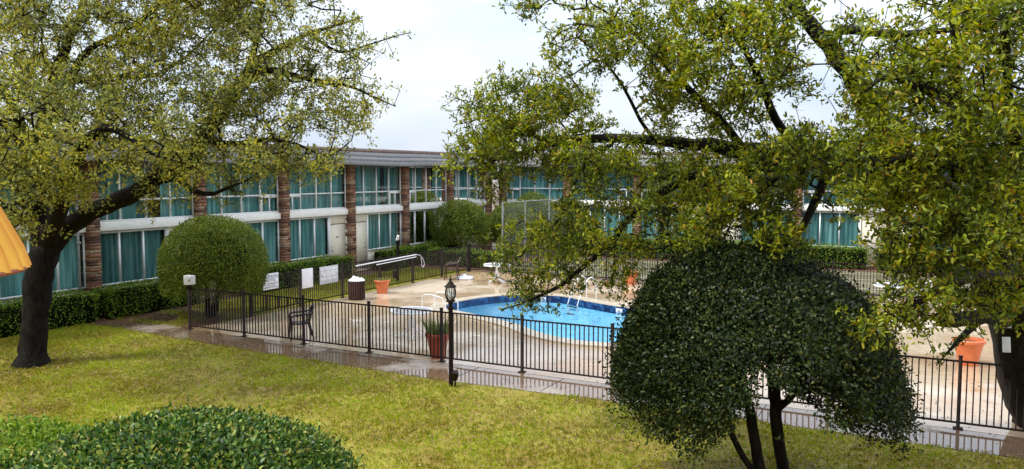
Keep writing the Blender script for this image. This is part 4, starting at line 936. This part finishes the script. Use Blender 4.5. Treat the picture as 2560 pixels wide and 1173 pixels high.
def chair(mat):
    root = empty('plastic_chair', (0, 0, 0), cat='chair')
    m = MB(); n = 9
    # seat shell, front at +x
    V = []; F = []
    for i in range(n):
        x = -.22+.46*i/(n-1); z = .43-.03*math.sin(math.pi*i/(n-1))+(.0 if i < n-1 else -.02)
        for j in range(n):
            y = (-.24+.48*j/(n-1))*(1-.08*(1-i/(n-1))); V.append((x, y, z+.012*abs(j-4)/4))
    for i in range(n):
        for j in range(n): V.append((V[i*n+j][0], V[i*n+j][1], V[i*n+j][2]-.022))
    q = n*n
    for i in range(n-1):
        for j in range(n-1):
            a = i*n+j; F.append((a, a+n, a+n+1, a+1)); F.append((q+a, q+a+1, q+a+n+1, q+a+n))
    for i in range(n-1):
        for (a, b) in ((i*n, (i+1)*n), ((i+1)*n+n-1, i*n+n-1), (i+1, i), (q-n+i, q-n+i+1)): F.append((a, b, b+q, a+q))
    m.add(V, F); m.build('seat', mat, root, smooth=True)
    # back: hooped frame with slats
    m = MB(); hoop = [(-.20-.14*math.sin(t_)*1., .25*math.cos(t_), .46+.42*math.sin(t_)**.8) for t_ in np.linspace(0.02, math.pi-.02, 15)]
    m.tube(hoop, .022, 8)
    for y in (-.15, -.09, -.03, .03, .09, .15):
        zt = .46+.42*max(.05, math.sqrt(1-(y/.25)**2))**.8
        m.add([(-.20, y-.018, .42), (-.20, y+.018, .42), (-.20-.14*(zt-.46)/.42, y+.022, zt), (-.20-.14*(zt-.46)/.42, y-.022, zt),
               (-.215, y-.018, .42), (-.215, y+.018, .42), (-.218-.14*(zt-.46)/.42, y+.022, zt), (-.218-.14*(zt-.46)/.42, y-.022, zt)], [(0, 1, 2, 3), (7, 6, 5, 4), (0, 3, 7, 4), (1, 5, 6, 2)])
    m.build('backrest', mat, root, smooth=True)
    for s in (-1, 1):
        m = MB(); m.tube([(-.30, s*.235, .70), (-.18, s*.27, .67), (.0, s*.285, .65), (.16, s*.28, .645), (.24, s*.275, .62), (.255, s*.27, .56)], [.018, .026, .028, .028, .026, .022], 8); m.build('armrest', mat, root, smooth=True)
        m = MB(); m.tube([(.255, s*.27, .58), (.24, s*.26, .42), (.25, s*.275, .2), (.27, s*.29, 0)], [.024, .028, .024, .02], 7); m.build('leg', mat, root, smooth=True)
        m = MB(); m.tube([(-.20, s*.235, .46), (-.24, s*.25, .25), (-.30, s*.27, 0)], [.026, .024, .02], 7); m.build('leg', mat, root, smooth=True)
    return root
ca = place(chair(M['dark_plastic']), (-14.45, 15.62, 0), -2.3, 'dark plastic armchair with a slatted round back, just behind the front railing')
cb = place(chair(M['brown_plastic']), (-17.2, 27.35, 0), -2.7, 'brown plastic armchair at the far left corner of the deck, near the white round table')
ca['group'] = cb['group'] = 'plastic armchairs by the pool'
cw = place(chair(M['white_plastic']), (-.25, 28.7, 0), 2.2, 'white plastic chair beside the white table at the right')
cw['group'] = 'plastic armchairs by the pool'
# parasol base under the brown chair
o = MB().lathe([(.36, 0), (.37, .04), (.33, .09), (.10, .12), (.05, .20), (.03, .20)], (-16.85, 27.75, 0), 24).build('parasol_base', M['white_plastic'], smooth=True)
tag(o, 'round white parasol base lying flat on the ground behind the brown armchair', 'parasol base')

# planters
def pot(mat, r0, r1, h, ribs=0):
    root = empty('flower_pot', (0, 0, 0), cat='flower pot'); n = 32
    m = MB(); m.lathe([(r0*.96, 0), (r0, .03), (r0+(r1-r0)*.55, h*.55), (r1*.97, h*.84), (r1*1.0, h*.86), (r1*1.08, h*.87), (r1*1.10, h*.97), (r1*1.06, h), (r1*.97, h), (r1*.94, h*.86), (r1*.9, h*.85)], n=n); m.build('pot_body', mat, root, smooth=True)
    m = MB(); m.lathe([(r1*.915, h*.86), (.01, h*.885)], n=n); m.build('soil', M['soil'], root)
    return root
M['pot_grass'] = leaf_mat('pot_grass', [(0, (.10, .13, .04)), (.5, (.22, .25, .09)), (1, (.36, .34, .14))], ((.8, .8, .8), (1.1, 1.1, 1)), 4, .3, .6)
def pot_plant(root, n, r, z, hmin, hmax, wd=.05, mat='pot_grass'):
    q = rng.uniform(0, 6.28, n); rr = r*np.sqrt(rng.random(n)); P = np.stack([rr*np.cos(q), rr*np.sin(q), np.full(n, z)], 1)
    d = np.stack([.35*np.cos(q), .35*np.sin(q), np.ones(n)], 1)+unit(n)*.28; l = rng.uniform(hmin, hmax, n)
    o = build_leaves('plant', P, d, unit(n), l, l*wd+.006, M[mat]); o.parent = root
p1 = pot(M['red_pot'], .17, .275, .58); pot_plant(p1, 220, .22, .5, .2, .5); place(p1, (-10.12, 15.46, 0), 0, 'large glossy dark red pot with tall grass, right behind the front railing')
p2 = pot(M['orange_pot'], .18, .26, .48); pot_plant(p2, 160, .24, .43, .05, .14, .2); place(p2, (-17.4, 23.0, 0), 0, 'orange clay pot with a low plant, right of the brown litter bin')
p3 = pot(M['orange_pot'], .20, .26, .48); place(p3, (-10.35, 29.4, 0), 0, 'bare orange pot at the far railing, above the pool ladder')
p4 = pot(M['orange_pot'], .20, .31, .58); place(p4, (.75, 20.4, 0), 0, 'orange clay pot with a wide rim, on the wet deck beside the leaning oak')

# litter bin with white bag on it
root = empty('litter_bin', (-17.3, 21.45, 0), label='round brown wood-slatted litter bin beside the left railing', cat='litter bin'); root.scale = (.78, .78, .80)
m = MB()
for k in range(22):
    q = 2*math.pi*k/22; c, s = math.cos(q), math.sin(q); t_ = np.array([-s, c, 0]); n_ = np.array([c, s, 0]); o0 = np.array([-17.3, 21.45, 0]); hw = .34*math.pi/22*.9
    V = [o0+n_*(.33+dn)+t_*(hw*sg)+np.array([0, 0, z]) for z in (.04, .80) for dn, sg in ((0, -1), (0, 1), (.03, .8), (.03, -.8))]
    m.add(V, [(0, 1, 2, 3), (4, 5, 6, 7), (0, 1, 5, 4), (1, 2, 6, 5), (2, 3, 7, 6), (3, 0, 4, 7)])
m.build('slatted_side', noise_mat('dark_wood', (.018, .008, .005), (.05, .02, .011), 9, .6, .2, stretch=(4, 4, .4), spec=.1), root)
MB().lathe([(.31, .02), (.325, .04), (.325, .80), (.30, .80)], (-17.3, 21.45, 0), 22).build('liner', M['interior'], root)
MB().lathe([(.33, .79), (.36, .80), (.36, .83), (.33, .85), (.30, .85)], (-17.3, 21.45, 0), 26).build('rim', M['white_plastic'], root, smooth=True)
n = 28; m = MB(); V = []; F = []
for i in range(12):
    for j in range(n):
        q = 2*math.pi*j/n; f = i/11; r = .335*(1-f)*(1+.05*math.sin(5*q)); x, y = r*math.cos(q), r*math.sin(q); a = x*_c+y*_s; b = -x*_s+y*_c
        z = .85+.14*math.exp(-((a+.13)**2/.016+(b-.02)**2/.02))+.08*math.exp(-((a-.14)**2/.03+(b+.02)**2/.04))+.03*math.exp(-(a*a+(b+.16)**2)/.02)+.018*math.sin(31*a+9*b)+.014*math.sin(23*b-17*a+1)
        V.append((-17.3+x*.76, 21.45+y*.76, (z if i else .845)*.80))
F = [(i*n+j, i*n+(j+1) % n, (i+1)*n+(j+1) % n, (i+1)*n+j) for i in range(11) for j in range(n)]
m.add(V, F); tag(m.build('rubbish_bag', M['cloth'], smooth=True), 'crumpled white bag lying on top of the brown litter bin', 'bag')

# ------------------------------------------------------------------ signs on the left railing
def sign(name, v0, v1, z0, z1, mat, lines, ink, label, tilt=0):
    root = empty(name, (-17.93, (v0+v1)/2, (z0+z1)/2), label=label, cat='sign')
    MB().box((-17.975, v0, z0), (-17.962, v1, z1)).build('board', mat, root, bevel=.004)
    w_ = v1-v0; h = z1-z0
    for (txt, fy, size, b) in lines:
        me = text_mesh(txt, size, b); V = np.zeros(len(me.vertices)*3); me.vertices.foreach_get('co', V); V = V.reshape(-1, 3)
        wid = np.ptp(V[:, 0]); k = min(1, w_*.9/wid)
        V2 = np.stack([np.full(len(V), -17.958)+V[:, 2], (v0+v1)/2+V[:, 0]*k, z1-h*fy+V[:, 1]], 1)-wloc(root)
        me.vertices.foreach_set('co', V2.ravel()); link('lettering', me, ink, root)
    return root
sign('pool_sign', 17.83, 18.48, .72, 1.21, M['sign_white'], [('BILTMORE', .20, .145, .0), ('HOTEL', .42, .13, .0), ('NOT A DIVING POOL', .63, .065, 0), ('POOL RULES', .75, .06, 0), ('CAUTION POOL USE', .88, .065, 0)], M['ink'], 'white board reading BILTMORE HOTEL on the left railing')
sign('pool_sign', 19.53, 20.04, .56, 1.19, M['sign_white'], [], M['ink'], 'blank white sheet on the left railing between the two other signs')
sign('pool_sign', 20.37, 21.29, .58, 1.17, M['sign_grey'], [('NO TRESPASSING', .16, .15, .004), ('VIOLATORS WILL BE', .36, .11, .003), ('PROSECUTED', .50, .10, .003), ('HOTEL GUESTS ONLY', .70, .10, .003)], M['white_ink'], 'grey no trespassing sign with white letters, next to the litter bin')

# white pool poles hung on the railing
root = empty('pool_pole', (-17.9, 24, 1.06), label='long white pool pole with a hanging loop of cord, tied along the left railing', cat='pole')
MB().tube([(-17.93, 22.2, 1.03), (-17.93, 25.9, 1.10)], .021, 8).build('pole_tube', M['white_plastic'], root, smooth=True)
pts = [(-17.93, 25.9, 1.10), (-17.93, 26.15, 1.06), (-17.92, 26.35, .9), (-17.92, 26.45, .72), (-17.92, 26.42, .6), (-17.92, 26.33, .56), (-17.92, 26.25, .62), (-17.92, 26.27, .78), (-17.92, 26.2, .95)]
MB().tube(pts, .012, 6).build('cord_loop', M['white_plastic'], root, smooth=True)
tag(MB().tube([(-17.9, 23.4, .96), (-17.9, 25.85, 1.02)], .017, 8).tube([(-17.9, 23.4, .96), (-17.9, 23.34, .958)], .026, 8).build('pool_pole', M['white_plastic'], smooth=True), 'shorter white pool pole hung below the long one on the left railing', 'pole')

# utility box on the corner post
root = empty('utility_box', (-17.95, 15.13, 1.22), label='pale grey utility box on top of the corner post of the railing', cat='utility box')
MB().box((-18.08, 15.03, 1.235), (-17.88, 15.21, 1.49)).build('housing', M['util'], root, bevel=.01)
MB().box((-17.878, 15.025, 1.245), (-17.82, 15.215, 1.48)).build('lid', M['util'], root, bevel=.008)
MB().box((-17.86, 15.012, 1.35), (-17.83, 15.025, 1.40)).build('latch', M['iron'], root)
MB().box((-18.03, 15.09, 1.14), (-17.93, 15.17, 1.235)).build('bracket', M['iron'], root)

# ------------------------------------------------------------------ lamp post in front
L0 = np.array([-8.5, 13.46, 0]); root = empty('lamp_post', L0, label='black lamp post with a glass lantern, at the edge of the lawn by the path', cat='lamp post')
MB().tube([L0, L0+np.array([0, 0, 1.62])], .045, 12).build('pole', M['iron'], root, smooth=True)
MB().lathe([(.045, 0), (.065, .005), (.065, .05), (.03, .07), (.03, .09), (.05, .11), (.045, .14), (.09, .16), (.10, .18), (.075, .19)], tuple(L0+np.array([0, 0, 1.55])), 14).build('bracket', M['iron'], root, smooth=True)
m = MB()
for k in range(8):
    q = 2*math.pi*k/8; c, s = math.cos(q), math.sin(q)
    m.tube([L0+np.array([c*r, s*r, z]) for r, z in ((.05, 1.73), (.09, 1.78), (.108, 1.86), (.105, 1.93), (.085, 2.0))], .008, 5)
m.build('cage', M['iron'], root)
MB().lathe([(.045, 1.735), (.08, 1.79), (.095, 1.87), (.092, 1.94), (.075, 2.0)], tuple(L0), 14).build('lantern_glass', M['clear'], root, smooth=True)
MB().lathe([(.10, 1.995), (.125, 2.0), (.118, 2.02), (.085, 2.05), (.06, 2.08), (.055, 2.10), (.025, 2.12), (.03, 2.15), (.012, 2.18), (.006, 2.23)], tuple(L0), 14).build('lantern_cap', M['iron'], root, smooth=True)
MB().lathe([(.02, 1.74), (.02, 1.80), (.035, 1.84), (.03, 1.89), (.01, 1.91)], tuple(L0), 10).build('bulb', M['white_plastic'], root, smooth=True)
root = empty('ground_spotlight', L0+np.array([.13, -.05, 0]), label='small black spotlight on a spike at the foot of the lamp post', cat='spotlight')
q0 = L0+np.array([.13, -.05, 0])
MB().tube([q0, q0+np.array([0, 0, .16])], .018, 6).build('spike', M['iron'], root)
MB().tube([q0+np.array([-.03, .02, .14]), q0+np.array([.0, -.0, .22]), q0+np.array([.02, -.03, .32])], [.045, .065, .07], 10).build('lamp_head', M['iron'], root, smooth=True)
# lamp pole behind the left railing
q0 = np.array([-18.85, 25.95, 0]); root = empty('lamp_pole', q0, label='dark wooden pole with a small white flood lamp, behind the left railing', cat='lamp post')
MB().tube([q0, q0+np.array([0, 0, 1.62])], .06, 10).build('pole', M['bark'], root, smooth=True)
MB().tube([q0+np.array([-.05, 0, 1.62]), q0+np.array([0, 0, 1.68]), q0+np.array([.05, -.03, 1.82])], [.05, .07, .045], 10).build('lamp_head', M['white_plastic'], root, smooth=True)
MB().box(q0+np.array([-.09, -.2, .12]), q0+np.array([.07, -.06, .42])).build('switch_box', M['iron'], root, bevel=.01)

# ------------------------------------------------------------------ solid stand-in for a lit lamp reflected in the window glass, at the left edge; it stands on a balcony slab
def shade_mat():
    m, nt, b = newmat('lit_shade_painted_pleats'); L = nt.links.new
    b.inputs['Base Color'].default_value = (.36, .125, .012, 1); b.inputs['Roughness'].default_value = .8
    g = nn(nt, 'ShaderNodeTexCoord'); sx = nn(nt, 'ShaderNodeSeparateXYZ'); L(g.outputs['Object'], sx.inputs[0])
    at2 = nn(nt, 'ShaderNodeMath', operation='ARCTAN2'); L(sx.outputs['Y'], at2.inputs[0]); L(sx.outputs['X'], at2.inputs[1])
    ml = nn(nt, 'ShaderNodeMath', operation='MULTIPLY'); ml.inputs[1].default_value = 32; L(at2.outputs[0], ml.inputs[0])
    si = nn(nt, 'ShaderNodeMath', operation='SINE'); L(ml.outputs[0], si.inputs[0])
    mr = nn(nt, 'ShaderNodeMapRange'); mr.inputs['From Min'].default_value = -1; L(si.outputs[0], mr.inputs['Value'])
    r = rampnode(nt, [(0, (.20, .045, .006)), (.35, (.36, .12, .010)), (1, (.52, .27, .03))], mr.outputs[0])  # light and dark sides of the pleats painted as stripes, in colour and glow
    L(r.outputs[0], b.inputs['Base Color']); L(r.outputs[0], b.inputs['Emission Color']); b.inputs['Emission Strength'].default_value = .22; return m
lc = D(-296, 600, 1.1); zb = D(0, 683, 1.1)[2]; zt = zb+.24
root = empty('reflected_table_lamp', (lc[0], lc[1], 3.35), label='window reflection of a lit table lamp with a pleated orange shade at the left edge, built as a solid lamp', cat='lamp')
n = 64; m = MB(); V = []
for i, (r, z) in enumerate(((.168, zb), (.155, zb+.03), (.118, zb+.115), (.085, zb+.19), (.068, zt))):
    for k in range(n):
        q = 2*math.pi*k/n; rr = r+(.012 if k % 2 else -.010)*(r/.16)*(1 if i else .6); V.append((lc[0]+rr*math.cos(q), lc[1]+rr*math.sin(q), z))
m.add(V, [(i*n+k, i*n+(k+1) % n, (i+1)*n+(k+1) % n, (i+1)*n+k) for i in range(4) for k in range(n)])
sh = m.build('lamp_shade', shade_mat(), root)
rimm = MB(); rimm.tube([(lc[0]+.168*math.cos(q), lc[1]+.168*math.sin(q), zb-.001) for q in np.linspace(0, 2*math.pi, 49)], .0035, 6); rimm.build('shade_trim', noise_mat('shade_trim', (.2, .05, .02), (.3, .08, .03), 9, .7), sh)
MB().lathe([(.09, 3.35), (.09, 3.38), (.03, 3.42), (.045, 3.55), (.07, 3.68), (.04, 3.82), (.012, 3.9), (.012, zb+.1)], (lc[0], lc[1], 0), 20).build('lamp_base', noise_mat('lamp_brass', (.2, .1, .03), (.3, .17, .06), 5, .3, metal=.7), root, smooth=True)
bl = MB(); bl.lathe([(.012, zb+.08), (.03, zb+.12), (.03, zb+.15), (.01, zb+.17)], (lc[0], lc[1], 0), 10); bl.build('bulb', M['white_plastic'], root, smooth=True)
root = empty('side_table', (lc[0], lc[1], 2.79), label='small round wooden side table carrying the reflected table lamp, below the left edge', cat='table')
wd = noise_mat('table_wood', (.06, .03, .015), (.12, .06, .03), 6, .4)
MB().lathe([(.26, 3.31), (.27, 3.325), (.26, 3.345)], (lc[0], lc[1], 0), 24).build('table_top', wd, root)
for k in range(3):
    q = 2*math.pi*k/3; MB().tube([(lc[0]+.12*math.cos(q), lc[1]+.12*math.sin(q), 3.31), (lc[0]+.2*math.cos(q), lc[1]+.2*math.sin(q), 2.79)], .018, 6).build('leg', wd, root)
root = empty('balcony', (-1.3, -.2, 0), label='concrete balcony slab on brick pillars under the camera', cat='balcony')
MB().box((-3.2, -1.8, 2.6), (1.8, 1.35, 2.78)).build('slab', M['coping'], root)
for x in (-2.9, 1.3): MB().box((x, -1.6, 0), (x+.36, -1.2, 2.6)).build('brick_pillar', M['brick'], root)
